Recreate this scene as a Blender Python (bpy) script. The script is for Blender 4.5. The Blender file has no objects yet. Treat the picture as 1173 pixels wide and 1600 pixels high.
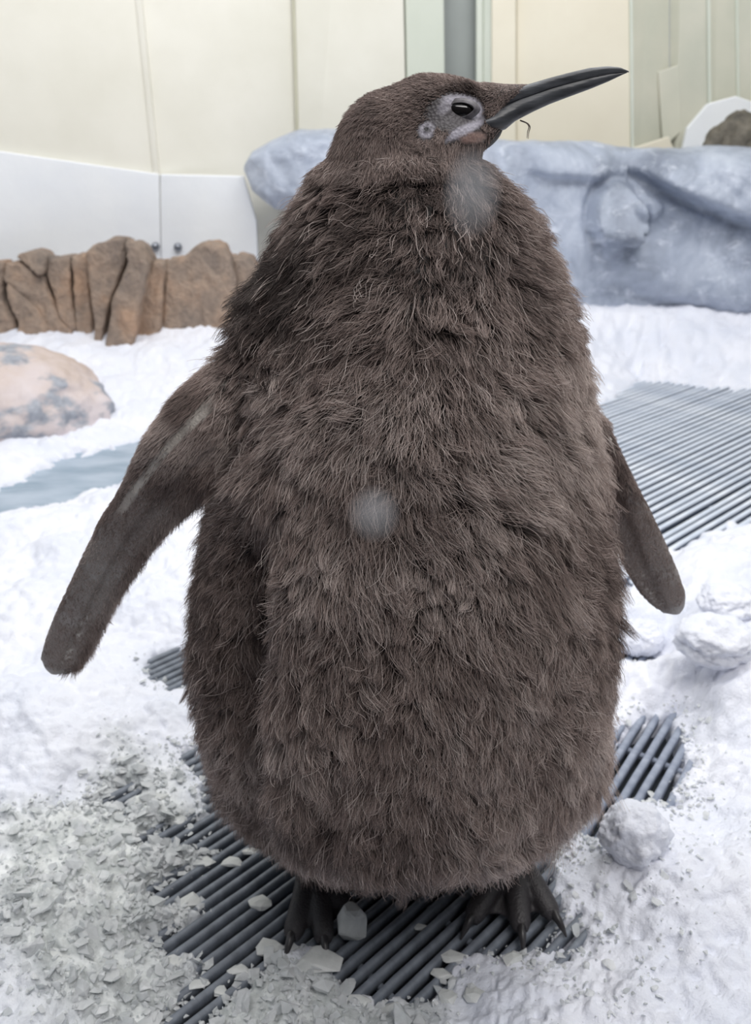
import bpy, bmesh, math, random
import numpy as np
from mathutils import Vector, Matrix, noise as mnoise
from mathutils.kdtree import KDTree

S = bpy.context.scene
COL = S.collection
random.seed(7)
RNG = np.random.default_rng(11)

# ------------------------------------------------------------------ camera, world, light, exposure
CAM_H = 0.80; PITCH = math.radians(24.0); FPX = 1250.0
cam = bpy.data.cameras.new('camera')
cam.sensor_fit = 'VERTICAL'; cam.sensor_height = 36.0; cam.lens = 36.0 * FPX / 1600.0
cam.clip_start = 0.02; cam.clip_end = 60
camo = bpy.data.objects.new('camera', cam); COL.objects.link(camo)
camo.location = (0, 0, CAM_H); camo.rotation_euler = (math.pi / 2 - PITCH, 0, 0)
S.camera = camo
cam.dof.use_dof = True; cam.dof.focus_distance = 0.60; cam.dof.aperture_fstop = 9.0

world = bpy.data.worlds.new('world'); S.world = world; world.use_nodes = True
bg = world.node_tree.nodes['Background']
bg.inputs[0].default_value = (0.86, 0.92, 1.0, 1); bg.inputs[1].default_value = 0.50

def area(name, loc, target, size, energy, color):
    l = bpy.data.lights.new(name, 'AREA'); l.shape = 'RECTANGLE'; l.size, l.size_y = size
    l.energy = energy; l.color = color
    o = bpy.data.objects.new(name, l); COL.objects.link(o); o.location = loc
    o.rotation_euler = (Vector(target) - Vector(loc)).to_track_quat('-Z', 'Y').to_euler()
    return o
area('ceiling_light_main', (0.9, 1.5, 3.2), (0.2, 1.2, 0), (2.2, 1.4), 29, (1.0, 0.985, 0.97))
area('ceiling_light_rear', (-1.0, 1.5, 3.2), (-1.1, 3.4, 0.4), (2.0, 1.2), 62, (1.0, 0.98, 0.95))
area('ceiling_light_far', (1.5, 1.7, 3.2), (1.2, 3.5, 0.6), (1.8, 1.0), 36, (1.0, 0.98, 0.95))
area('front_fill_light', (0.75, -0.55, 2.6), (0.1, 0.8, 0.35), (1.6, 0.8), 38, (1.0, 0.97, 0.95))  # unseen fill light, added to brighten the chick's front

S.view_settings.view_transform = 'Standard'; S.view_settings.look = 'None'
S.view_settings.gamma = 1.0; S.view_settings.use_curve_mapping = False
S.view_settings.exposure = -0.15

# ------------------------------------------------------------------ helpers
_c, _s = math.cos(PITCH), math.sin(PITCH)
def ray(px, py):
    a = (px - 586.5) / FPX; b = -(py - 800) / FPX
    return np.array([a, _c + b * _s, -_s + b * _c])
def at(px, py, Y):                       # point on the upright plane at distance Y
    d = ray(px, py); t = Y / d[1]
    return np.array([d[0] * t, Y, CAM_H + d[2] * t])
def gd(px, py, z=0.0):                   # point on the ground
    d = ray(px, py); t = (z - CAM_H) / d[2]
    return np.array([d[0] * t, d[1] * t, z])
def lin(r, g, b):
    f = lambda c: (c / 255 / 12.92) if c <= 10.31 else ((c / 255 + 0.055) / 1.055) ** 2.4
    return (f(r), f(g), f(b), 1.0)

def hash3(i, j, k, seed):
    n = (i.astype(np.int64) * 73856093) ^ (j.astype(np.int64) * 19349663) ^ (k.astype(np.int64) * 83492791) ^ (seed * 2654435761)
    n = (n ^ (n >> 13)) * 1274126177
    n = n ^ (n >> 16)
    return (n & 0xFFFFF) / float(0xFFFFF)
def vnoise(p, freq, seed=0):             # value noise, -1..1, vectorised
    q = np.asarray(p, float) * freq
    i = np.floor(q).astype(np.int64); f = q - i; f = f * f * f * (f * (f * 6 - 15) + 10)
    r = 0
    for a in (0, 1):
        wa = f[..., 0] if a else 1 - f[..., 0]
        for b in (0, 1):
            wb = f[..., 1] if b else 1 - f[..., 1]
            for c in (0, 1):
                wc = f[..., 2] if c else 1 - f[..., 2]
                r = r + wa * wb * wc * hash3(i[..., 0] + a, i[..., 1] + b, i[..., 2] + c, seed)
    return r * 2 - 1
def fbm(p, freq, octs=4, seed=0, gain=0.5):
    r = 0; a = 1.0
    for o in range(octs):
        r = r + a * vnoise(p, freq * 2 ** o, seed + o); a *= gain
    return r
def sstep(a, b, x):
    t = np.clip((x - a) / (b - a), 0, 1); return t * t * (3 - 2 * t)

def tag(o, label=None, cat=None, group=None, kind=None):
    if label: o['label'] = label
    if cat: o['category'] = cat
    if group: o['group'] = group
    if kind: o['kind'] = kind
    return o
def empty(name, loc=(0, 0, 0)):
    o = bpy.data.objects.new(name, None); o.empty_display_size = 0.05; COL.objects.link(o); o.location = loc
    return o
def link(name, me, mat, parent=None, smooth=True):
    o = bpy.data.objects.new(name, me); COL.objects.link(o)
    if mat is not None and len(me.materials) == 0: me.materials.append(mat)
    if smooth and len(me.polygons): me.polygons.foreach_set('use_smooth', np.ones(len(me.polygons), bool))
    if parent is not None:
        o.parent = parent
        o.matrix_parent_inverse = Matrix.Translation(-Vector(parent_loc(parent)))
    return o
def parent_loc(p):
    v = Vector(p.location)
    q = p.parent
    while q is not None: v += Vector(q.location); q = q.parent
    return v
def mesh(name, V, Fc):
    me = bpy.data.meshes.new(name); me.from_pydata([tuple(map(float, v)) for v in V], [], Fc); me.update(); return me
def gridmesh(name, V):                   # V: (R, C, 3)
    R, C = V.shape[:2]
    idx = np.arange(R * C).reshape(R, C)
    q = np.stack([idx[:-1, :-1], idx[:-1, 1:], idx[1:, 1:], idx[1:, :-1]], -1).reshape(-1, 4)
    me = bpy.data.meshes.new(name)
    me.vertices.add(R * C); me.vertices.foreach_set('co', V.reshape(-1).astype(np.float32))
    me.loops.add(q.size); me.loops.foreach_set('vertex_index', q.reshape(-1).astype(np.int32))
    me.polygons.add(len(q)); me.polygons.foreach_set('loop_start', np.arange(0, q.size, 4, dtype=np.int32))
    me.polygons.foreach_set('loop_total', np.full(len(q), 4, np.int32))
    me.update(calc_edges=True); me.validate(); return me
def loft(rings, cap=True):               # rings: list of (n,3) arrays -> verts, faces
    n = len(rings[0]); V = [p for r in rings for p in r]; Fc = []
    for k in range(len(rings) - 1):
        for i in range(n):
            j = (i + 1) % n
            Fc.append((k * n + i, k * n + j, (k + 1) * n + j, (k + 1) * n + i))
    if cap:
        a = len(V); V.append(np.mean(rings[0], 0)); b = len(V); V.append(np.mean(rings[-1], 0)); m = (len(rings) - 1) * n
        for i in range(n):
            j = (i + 1) % n
            Fc.append((a, j, i)); Fc.append((b, m + i, m + j))
    return V, Fc
def merge(parts):
    V = []; Fc = []
    for v, f in parts:
        o = len(V); V += list(v); Fc += [tuple(i + o for i in q) for q in f]
    return V, Fc
def fix_normals(me):
    bm = bmesh.new(); bm.from_mesh(me); bmesh.ops.recalc_face_normals(bm, faces=bm.faces); bm.to_mesh(me); bm.free()
def remeshed(V, Fc, voxel, smooth_it=0):
    me = mesh('tmp', V, Fc); fix_normals(me)
    o = bpy.data.objects.new('tmp', me); COL.objects.link(o)
    m = o.modifiers.new('r', 'REMESH'); m.mode = 'VOXEL'; m.voxel_size = voxel; m.use_smooth_shade = True
    if smooth_it:
        k = o.modifiers.new('s', 'SMOOTH'); k.iterations = smooth_it; k.factor = 0.5
    dg = bpy.context.evaluated_depsgraph_get()
    r = bpy.data.meshes.new_from_object(o.evaluated_get(dg))
    bpy.data.objects.remove(o); bpy.data.meshes.remove(me)
    return r
def get_co(me):
    a = np.empty(len(me.vertices) * 3, np.float32); me.vertices.foreach_get('co', a); return a.reshape(-1, 3).astype(float)
def get_no(me):
    a = np.empty(len(me.vertices) * 3, np.float32); me.vertices.foreach_get('normal', a); return a.reshape(-1, 3).astype(float)
def set_co(me, a):
    me.vertices.foreach_set('co', a.astype(np.float32).reshape(-1)); me.update()
def color_attr(me, name, rgb):
    at_ = me.color_attributes.new(name, 'FLOAT_COLOR', 'POINT')
    c = np.concatenate([rgb, np.ones((len(rgb), 1))], 1).astype(np.float32); at_.data.foreach_set('color', c.reshape(-1))
def float_attr(me, name, v, dom='POINT'):
    at_ = me.attributes.new(name, 'FLOAT', dom); at_.data.foreach_set('value', np.asarray(v, np.float32))

class NT:
    def __init__(s, name):
        s.m = bpy.data.materials.new(name); s.m.use_nodes = True; s.t = s.m.node_tree
        s.b = s.t.nodes['Principled BSDF']; s.out = s.t.nodes['Material Output']
        s.tc = None
    def n(s, typ, **kw):
        x = s.t.nodes.new(typ)
        for k, v in kw.items(): setattr(x, k, v)
        return x
    def l(s, a, b): s.t.links.new(a, b)
    def coord(s):
        if s.tc is None: s.tc = s.n('ShaderNodeTexCoord').outputs['Object']
        return s.tc
    def noise(s, scale, detail=5, rough=0.55, vec=None, dist=0.0):
        x = s.n('ShaderNodeTexNoise'); x.inputs['Scale'].default_value = scale; x.inputs['Detail'].default_value = detail
        x.inputs['Roughness'].default_value = rough; x.inputs['Distortion'].default_value = dist
        s.l(vec if vec is not None else s.coord(), x.inputs['Vector']); return x.outputs['Fac']
    def ramp(s, fac, stops):
        r = s.n('ShaderNodeValToRGB'); e = r.color_ramp.elements
        while len(e) < len(stops): e.new(0.5)
        for el, (p, c) in zip(e, stops): el.position = p; el.color = c
        s.l(fac, r.inputs['Fac']); return r.outputs['Color']
    def mix(s, fac, a, b):
        x = s.n('ShaderNodeMix', data_type='RGBA')
        for v, k in ((a, 6), (b, 7)):
            if isinstance(v, tuple): x.inputs[k].default_value = v
            else: s.l(v, x.inputs[k])
        if isinstance(fac, (int, float)): x.inputs[0].default_value = fac
        else: s.l(fac, x.inputs[0])
        return x.outputs[2]
    def bump(s, h, strength, dist=0.01):
        x = s.n('ShaderNodeBump'); x.inputs['Strength'].default_value = strength; x.inputs['Distance'].default_value = dist
        s.l(h, x.inputs['Height']); s.l(x.outputs[0], s.b.inputs['Normal'])
    def set(s, **kw):
        for k, v in kw.items():
            k = k.replace('_', ' ')
            i = s.b.inputs[k]
            if hasattr(v, 'is_linked'): s.l(v, i)
            else: i.default_value = v
        return s
    def map(s, scale):
        m = s.n('ShaderNodeMapping'); m.inputs['Scale'].default_value = scale; s.l(s.coord(), m.inputs['Vector']); return m.outputs[0]

def two_tone(name, a, b, scale, rough=0.6, bump=0.2, bscale=None, lo=0.35, hi=0.65, dist=0.01, spec=0.5, stretch=None):
    t = NT(name); v = t.map(stretch) if stretch else None
    t.set(Base_Color=t.ramp(t.noise(scale, vec=v), [(lo, a), (hi, b)]), Roughness=rough)
    t.b.inputs['Specular IOR Level'].default_value = spec
    if bump: t.bump(t.noise(bscale or scale * 3, vec=v), bump, dist)
    return t.m

# ------------------------------------------------------------------ materials
M = {}
M['floor'] = two_tone('wet_dark_floor', lin(36, 40, 46), lin(58, 64, 72), 9, 0.45, 0.15)
M['bar_near'] = two_tone('grey_rubber_bar', lin(104, 110, 120), lin(130, 137, 148), 25, 0.5, 0.1, 120)
t = NT('frosted_rubber_bar')     # frost lies on the upward faces of the dark rubber
ge = t.n('ShaderNodeNewGeometry'); sx_ = t.n('ShaderNodeSeparateXYZ'); t.l(ge.outputs['Normal'], sx_.inputs[0])
t.set(Base_Color=t.mix(t.ramp(sx_.outputs['Z'], [(0.15, (0, 0, 0, 1)), (0.55, (1, 1, 1, 1))]), lin(104, 114, 132), t.ramp(t.noise(12), [(.35, lin(188, 198, 214)), (.65, lin(222, 228, 238))])), Roughness=0.5)
M['bar_far'] = t.m
M['cream'] = two_tone('cream_wall_panel', lin(222, 220, 208), lin(232, 230, 220), 2.2, 0.45, 0.05, 40)
M['cream_warm'] = two_tone('warm_cream_panel', lin(224, 217, 198), lin(232, 226, 208), 2.0, 0.45, 0.05, 40)
M['cream_green'] = two_tone('greenish_cream_panel', lin(198, 200, 186), lin(214, 212, 198), 2.5, 0.35, 0.12, 30)
M['pale_strip'] = two_tone('pale_strip_panel', lin(208, 214, 202), lin(214, 219, 208), 2.5, 0.35, 0.05, 30)
M['door_grey'] = two_tone('grey_gap_panel', lin(146, 152, 150), lin(158, 164, 162), 2.0, 0.5, 0.05, 30)
M['kick'] = two_tone('white_kick_panel', lin(234, 238, 244), lin(242, 245, 248), 3, 0.35, 0.5, 22, dist=0.004)
M['seam'] = two_tone('panel_seam', lin(186, 184, 164), lin(196, 194, 174), 5, 0.6, 0)
M['bolt'] = two_tone('steel_bolt', lin(120, 124, 132), lin(150, 154, 162), 30, 0.3, 0)
M['light_block'] = two_tone('dark_light_block', lin(70, 72, 78), lin(80, 82, 88), 3, 0.7, 0.05)  # for the unseen wall added as a light block
M['bolt'].node_tree.nodes['Principled BSDF'].inputs['Metallic'].default_value = 0.8

t = NT('snow')
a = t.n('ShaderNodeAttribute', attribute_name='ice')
fine = t.noise(60, 4, 0.65); gran = t.noise(260, 3, 0.6)
snowc = t.ramp(t.noise(7, 4), [(0.35, lin(222, 226, 238)), (0.65, lin(234, 236, 245))])
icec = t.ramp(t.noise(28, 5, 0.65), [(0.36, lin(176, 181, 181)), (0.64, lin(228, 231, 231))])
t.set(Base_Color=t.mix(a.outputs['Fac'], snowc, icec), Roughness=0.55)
hm = t.n('ShaderNodeMath', operation='MULTIPLY_ADD'); t.l(gran, hm.inputs[0]); hm.inputs[1].default_value = 0.35; t.l(fine, hm.inputs[2])
t.bump(hm.outputs[0], 0.55, 0.006)
t.b.inputs['Subsurface Weight'].default_value = 0.0
M['snow'] = t.m

def ice_mat(name, a, b, trans, rough):
    t = NT(name)
    t.set(Base_Color=t.ramp(t.noise(45, 4), [(0.35, a), (0.65, b)]), Roughness=rough, IOR=1.31)
    t.b.inputs['Transmission Weight'].default_value = trans
    t.bump(t.noise(150, 3), 0.3, 0.003)
    return t.m
M['ice'] = ice_mat('crushed_ice', lin(224, 228, 230), lin(246, 248, 250), 0.42, 0.18)
M['ice_chunk'] = ice_mat('clear_ice_chunk', lin(214, 217, 216), lin(236, 238, 237), 0.18, 0.2)
t = NT('wet_ice_floor')
t.set(Base_Color=t.ramp(t.noise(5, 5, vec=t.map((1, 3, 1))), [(0.35, lin(132, 152, 170)), (0.62, lin(168, 182, 198))]), Roughness=0.28)
t.bump(t.noise(14, 4, vec=t.map((1, 3, 1))), 0.35, 0.01); M['wet_ice'] = t.m

t = NT('brown_rock')
n1 = t.noise(5, 6, 0.6); n2 = t.noise(30, 5, 0.65)
c = t.ramp(n1, [(0.32, lin(118, 108, 102)), (0.5, lin(152, 134, 120)), (0.68, lin(184, 150, 124))])
t.set(Base_Color=t.mix(0.25, c, t.ramp(n2, [(0.35, lin(80, 74, 70)), (0.6, lin(186, 164, 146))])), Roughness=0.75)
t.bump(n2, 0.8, 0.03); M['brown_rock'] = t.m
t = NT('pink_grey_boulder')
n1 = t.noise(3.6, 5, 0.6); n2 = t.noise(40, 4, 0.6); n3 = t.noise(5.5, 4, 0.55, vec=t.map((1, 1, 1.7)))
c = t.ramp(n1, [(0.34, lin(178, 160, 146)), (0.5, lin(200, 186, 182)), (0.66, lin(208, 198, 200))])
c = t.mix(t.ramp(n3, [(0.53, (0, 0, 0, 1)), (0.60, (1, 1, 1, 1))]), c, t.ramp(n2, [(0.3, lin(132, 136, 146)), (0.7, lin(170, 174, 184))]))
t.set(Base_Color=c, Roughness=0.6); t.bump(n2, 0.35, 0.01); M['pink_rock'] = t.m
t = NT('grey_sculpted_rock')
n1 = t.noise(3.5, 6, 0.66, dist=0.6); n2 = t.noise(30, 6, 0.7); n3 = t.noise(9, 8, 0.78, vec=t.map((1, 1, 1.8)), dist=0.8)
c = t.ramp(n1, [(0.3, lin(126, 134, 150)), (0.5, lin(164, 173, 190)), (0.68, lin(192, 200, 214))])
c = t.mix(t.ramp(n3, [(0.54, (0, 0, 0, 1)), (0.74, (1, 1, 1, 1))]), c, lin(222, 228, 240))
t.set(Base_Color=c, Roughness=0.38); t.bump(n2, 0.4, 0.015); M['grey_rock'] = t.m
M['dark_rock'] = two_tone('dark_grey_rock', lin(84, 80, 72), lin(124, 118, 106), 14, 0.7, 0.5, 40, dist=0.02)

# ------------------------------------------------------------------ room shell
def slab_px(name, bot, top, mat, parent=None, thick=0.03, kind=None):
    """upright slab: bot/top = [(px,py,Y), (px,py,Y)] corner points of its front face; extruded backwards"""
    p = [at(*bot[0]), at(*bot[1]), at(*top[1]), at(*top[0])]
    return slab(name, p, mat, parent, thick, kind)
def slab(name, p, mat, parent=None, thick=0.03, kind=None):
    p = [np.array(q, float) for q in p]
    nrm = np.cross(p[1] - p[0], p[-1] - p[0]); nrm /= np.linalg.norm(nrm)
    if nrm[1] < 0: nrm = -nrm
    V = p + [q + nrm * thick for q in p]; n = len(p)
    Fc = [tuple(range(n)), tuple(range(2 * n - 1, n - 1, -1))] + [(i, i + n, (i + 1) % n + n, (i + 1) % n) for i in range(n)]
    me = mesh(name, V, Fc); fix_normals(me)
    o = link(name, me, mat, parent, smooth=False)
    bv = o.modifiers.new('b', 'BEVEL'); bv.width = min(0.004, thick * 0.3); bv.segments = 2
    if kind: o['kind'] = kind
    return o

fl = mesh('floor', [(-5, -1, -0.03), (5, -1, -0.03), (5, 5, -0.03), (-5, 5, -0.03), (-5, -1, -0.13), (5, -1, -0.13), (5, 5, -0.13), (-5, 5, -0.13)],
          [(0, 1, 2, 3), (7, 6, 5, 4), (0, 4, 5, 1), (1, 5, 6, 2), (2, 6, 7, 3), (3, 7, 4, 0)])
tag(link('floor', fl, M['floor'], smooth=False), 'dark wet floor under the mats and snow', 'floor', kind='structure')
slab('wall_light_block', [(-5, -0.9, -0.03), (5, -0.9, -0.03), (5, -0.9, 3.4), (-5, -0.9, 3.4)], M['light_block'], thick=-0.1)  # unseen, added to keep light from behind the camera off the snow
tag(bpy.data.objects['wall_light_block'], 'unseen dark wall added behind the camera to block light', 'wall', kind='structure')

ZT = 3.4
def column(px_b, py_b, Y, px_t=None, py_t=0):
    """bottom (floor) and top points of a wall line seen at px_b,py_b; leaning if px_t is given"""
    a = at(px_b, py_b, Y)
    if px_t is None: return np.array([a[0], Y, -0.03]), np.array([a[0], Y, ZT])
    b = at(px_t, py_t, Y); k = (b[0] - a[0]) / (b[2] - a[2])
    return np.array([a[0] + k * (-0.03 - a[2]), Y, -0.03]), np.array([a[0] + k * (ZT - a[2]), Y, ZT])
def wall_piece(name, c0, c1, mat, parent=None, thick=0.05, dy=0.0):
    sh = np.array([0, dy, 0])
    return slab(name, [c0[0] + sh, c1[0] + sh, c1[1] + sh, c0[1] + sh], mat, parent, thick)

# wall_left: angled towards the camera on the left
cL0 = (np.array([-3.6, 2.75, -0.03]), np.array([-3.6, 2.75, ZT]))
cL1 = column(245, 270, 3.55)
wl = wall_piece('wall_left', cL0, cL1, M['cream']); tag(wl, 'cream wall at the left, angled to the camera', 'wall', kind='structure')
# wall_back: panels from the corner to the grey gap
cB = [column(245, 270, 3.55), column(463, 150, 3.72, 459), column(634, 100, 3.86, 632), column(696, 100, 3.92, 695)]
wb = wall_piece('wall_back', (cB[0][0] + [0, .06, 0], cB[0][1] + [0, .06, 0]), (cB[3][0] + [0.6, .5, 0], cB[3][1] + [0.6, .5, 0]), M['door_grey'])
tag(wb, 'cream panelled back wall with a grey gap', 'wall', kind='structure')
for k, m in enumerate(('cream', 'cream', 'pale_strip')):
    a, b = cB[k], cB[k + 1]; g = (b[0] - a[0]) * 0.0; e = 0.004 * (b[0] - a[0]) / np.linalg.norm(b[0] - a[0])
    wall_piece('panel', (a[0] + e, a[1] + e), (b[0] - e, b[1] - e), M[m], wb, 0.04, -0.012 * (k == 1))
wall_piece('trim_strip', (cB[1][0] + [-.006, -.02, 0], cB[1][1] + [-.006, -.02, 0]), (cB[1][0] + [.006, -.02, 0], cB[1][1] + [.006, -.02, 0]), M['seam'], wb, 0.012)
# grey recessed gap and its frame
g0, g1 = column(690, 100, 4.02, 690), column(752, 100, 4.02, 752)
d1 = wall_piece('door_1', g0, g1, M['door_grey']); tag(d1, 'tall grey recessed gap between cream panels', 'door', kind='structure')
f0, f1, f2, f3 = column(744, 100, 3.95, 744), column(754, 100, 3.95, 754), column(768, 100, 3.93, 768), column(806, 100, 3.93, 806)
wall_piece('door_frame', f0, f1, M['pale_strip'], d1, 0.05)
wall_piece('door_frame', f1, f2, M['pale_strip'], d1, 0.05, 0.012)
wall_piece('door_frame', f2, f3, M['cream_warm'], d1, 0.05)
# right hand wall: warm panel, then greenish faceted panels
r = [column(806, 100, 3.96, 806), column(987, 220, 3.90, 985), column(1046, 220, 4.02, 1046), column(1108, 220, 3.92, 1106), column(1152, 150, 3.98, 1150), column(1420, 150, 3.5, 1440)]
wr = wall_piece('wall_right', (r[0][0] + [0, .1, 0], r[0][1] + [0, .1, 0]), (r[1][0] + [0, .12, 0], r[1][1] + [0, .12, 0]), M['cream_warm'])
tag(wr, 'cream and greenish panelled wall at the right', 'wall', kind='structure')
for k, m in enumerate(('cream_warm', 'cream_green', 'cream_green', 'cream_green', 'cream_green')):
    wall_piece('panel', r[k], r[k + 1], M[m], wr, 0.04)
for k in (1, 3, 4):
    q = r[k]
    wall_piece('corner_strip', (q[0] + [-.007, -.012, 0], q[1] + [-.007, -.012, 0]), (q[0] + [.007, -.012, 0], q[1] + [.007, -.012, 0]), M['pale_strip'], wr, 0.02)
wall_piece('wall_side', r[5], (np.array([4.6, 1.0, -.03]), np.array([4.6, 1.0, ZT])), M['cream_green'])['kind'] = 'structure'
tag(bpy.data.objects['wall_side'], 'greenish cream wall closing the far right side', 'wall')
# raised access hatch on the greenish panel
hq = [at(1036, 232, 3.975), at(1072, 198, 3.985), at(1064, 100, 3.985), at(1028, 112, 3.975)]
tag(slab('access_hatch', hq, M['cream_green'], wr, 0.012))
wall_piece('corner_strip', (cB[0][0] + [-.012, -.012, 0], cB[0][1] + [-.012, -.012, 0]), (cB[0][0] + [.012, -.012, 0], cB[0][1] + [.012, -.012, 0]), M['cream'], wl, 0.03)
# white kick panels at the wall foot
def on_left_wall(px, py, off=0.02):
    d = ray(px, py); n = np.array([-(cL1[0][1] - cL0[0][1]), cL1[0][0] - cL0[0][0]]); n /= np.linalg.norm(n)
    o2 = cL0[0][:2] - n * off; tt = (o2 @ n) / (d[:2] @ n)
    return np.array([0, 0, CAM_H]) + d * tt
kl = [on_left_wall(-250, 480), on_left_wall(252, 440), on_left_wall(249, 272), on_left_wall(0, 236), on_left_wall(-250, 205)]
k1 = slab('trim_1', kl, M['kick'], thick=0.018); tag(k1, 'white textured kick panel on the left wall', 'panel', kind='structure')
kb = [(252, 440), (403, 420), (400, 345), (380, 275), (250, 272)]
k2 = slab('trim_2', [at(x, y, 3.525) for x, y in kb], M['kick'], thick=0.03); tag(k2, 'white kick panel beside the overhanging grey rock', 'panel', kind='structure')
for par, p in ((k1, on_left_wall(243, 385, 0.026)), (k2, at(278, 386, 3.521))):
    rings = []
    for rr, dy in ((0.017, 0.004), (0.017, -0.004), (0.0155, -0.011), (0.011, -0.017), (0.004, -0.020)):
        rings.append(np.array([[p[0] + rr * math.cos(q), p[1] + dy, p[2] + rr * math.sin(q)] for q in np.linspace(0, 2 * math.pi, 16, endpoint=False)]))
    me = mesh('bolt', *loft(rings)); fix_normals(me); link('bolt', me, M['bolt'], par)
kr = [(1060, 260), (1230, 260), (1230, 172), (1173, 158), (1150, 150), (1106, 162), (1074, 200)]
tag(slab('trim_3', [at(x, y, 3.86) for x, y in kr], M['kick'], thick=0.03), 'white kick panel behind the dark grey rock', 'panel', kind='structure')
kr2 = [(985, 260), (1062, 260), (1045, 213), (985, 232)]
tag(slab('trim_4', [at(x, y, 3.875) for x, y in kr2], M['cream_warm'], thick=0.02), 'pale low strip above the grey rock ledge', 'panel', kind='structure')

# ------------------------------------------------------------------ floor mats made of bars
BAR_DIR = math.radians(44)
def bar_mesh(name, w, h, wig, seed):
    rr = random.Random(seed); rings = []
    for k in range(13):
        x = k / 12 - 0.5; o = wig * math.sin(rr.uniform(0, 6) + k * 0.9) * 0.6 + rr.uniform(-wig, wig) * 0.5
        rings.append(np.array([[x, o + w / 2 * cx, -h / 2 + h / 2 * cz] for cx, cz in ((-.62, 1), (.62, 1), (1, .55), (1, -.9), (.7, -1), (-.7, -1), (-1, -.9), (-1, .55))]))
    me = mesh(name, *loft(rings)); fix_normals(me); return me
def floor_mat(name, label, pts, ang, pitch, w, h, mat, wig, group=None, pad=(0.04, 0.03), ribs=0.11):
    d = np.array([math.cos(ang), math.sin(ang)]); e = np.array([-d[1], d[0]])
    P2 = np.array([p[:2] for p in pts]); u = P2 @ d; v = P2 @ e
    u0, u1, v0, v1 = u.min() - pad[0], u.max() + pad[0], v.min() - pad[1], v.max() + pad[1]
    c = d * (u0 + u1) / 2 + e * (v0 + v1) / 2
    root = empty(name, (c[0], c[1], -0.03)); tag(root, label, 'floor mat')
    kinds = [bar_mesh('bar', w, h, wig, 5 + q) for q in range(5)]
    for me in kinds: me.materials.append(mat); me.polygons.foreach_set('use_smooth', np.ones(len(me.polygons), bool))
    n = int((v1 - v0) / pitch)
    for k in range(n + 1):
        v_ = v0 + k * pitch; q = d * (u0 + u1) / 2 + e * v_
        o = bpy.data.objects.new('bar', kinds[k % 5]); COL.objects.link(o); o.parent = root
        o.location = (q[0] - c[0], q[1] - c[1], 0.03 + random.uniform(-.0012, 0.0008)); o.rotation_euler = (0, 0, ang + random.uniform(-.004, .004))
        o.scale = (u1 - u0, 1, 1)
    rib = bar_mesh('cross_rib', w * 0.9, 0.008, 0, 3); rib.materials.append(mat)
    for k in range(int((u1 - u0) / ribs) + 1):
        u_ = u0 + 0.02 + k * ribs; q = d * u_ + e * (v0 + v1) / 2
        o = bpy.data.objects.new('cross_rib', rib); COL.objects.link(o); o.parent = root
        o.location = (q[0] - c[0], q[1] - c[1], 0.03 - h * 0.80); o.rotation_euler = (0, 0, ang + math.pi / 2); o.scale = (v1 - v0, 1, 1)
    return root
front_pts = [gd(*p) for p in ((165, 1250), (235, 1300), (300, 1175), (240, 1600), (350, 1600), (560, 1560), (690, 1545), (870, 1440), (232, 1040), (330, 1010))]
floor_mat('floor_mat', 'dark grey barred rubber mat under the penguin, snow around it', front_pts, BAR_DIR, 0.0158, 0.0088, 0.016, M['bar_near'], 0.0008)
right_pts = [gd(*p) for p in ((925, 1300), (1058, 1250), (1062, 1115), (960, 1150), (900, 1280))]
M['bar_right'] = two_tone('pale_grey_rubber_bar', lin(128, 136, 154), lin(156, 164, 180), 25, 0.5, 0.1, 120)
right_pts += [gd(*p) for p in ((965, 1005), (1015, 1030))]
floor_mat('floor_mat', 'pale grey barred mat showing beside the snowball', right_pts, math.radians(54), 0.0185, 0.0105, 0.016, M['bar_right'], 0.0006)
far_pts = [gd(*p) for p in ((940, 620), (1000, 590), (1290, 600), (1250, 800), (1060, 860), (960, 880))]
floor_mat('floor_mat', 'long frosted barred mat at the right, behind the flipper', far_pts, math.radians(42.5), 0.0240, 0.0135, 0.02, M['bar_far'], 0.0008, ribs=0.25)

# ------------------------------------------------------------------ snow
def poly(pts): return np.array([gd(*p)[:2] for p in pts])
BARE = [poly(q) for q in (
    [(228, 1040), (262, 1016), (420, 1010), (420, 1075), (270, 1072), (250, 1060)],
    [(160, 1252), (188, 1224), (222, 1236), (196, 1268)],
    [(292, 1178), (420, 1150), (700, 1150), (860, 1300), (868, 1400), (870, 1450), (820, 1480), (760, 1470), (735, 1480), (700, 1510), (672, 1548), (600, 1556), (548, 1540), (500, 1480), (470, 1470), (432, 1480), (380, 1540), (330, 1590), (290, 1640), (215, 1640), (300, 1540), (330, 1500), (262, 1480), (252, 1462), (320, 1420), (262, 1405), (236, 1390), (300, 1352), (345, 1330), (300, 1322), (232, 1308), (262, 1288), (332, 1272), (326, 1236), (312, 1205)],
    [(900, 1285), (930, 1303), (952, 1288), (975, 1258), (1010, 1240), (1052, 1252), (1064, 1180), (1056, 1118), (1010, 1122), (968, 1140), (930, 1190)],
    [(868, 1452), (900, 1440), (916, 1476), (880, 1492)],
    [(950, 1000), (1012, 1015), (1012, 1030), (955, 1032)],
    [(948, 888), (985, 900), (975, 925), (950, 915)],
    [(930, 632), (960, 620), (1000, 592), (1080, 602), (1173, 608), (1300, 612), (1330, 780), (1173, 812), (1120, 830), (1085, 842), (1060, 862), (1000, 840), (940, 720)],
    [(-150, 815), (0, 762), (60, 735), (90, 716), (150, 702), (205, 690), (330, 660), (330, 690), (260, 725), (195, 752), (175, 762), (120, 772), (100, 782), (0, 800), (-150, 850)],
)]
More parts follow.
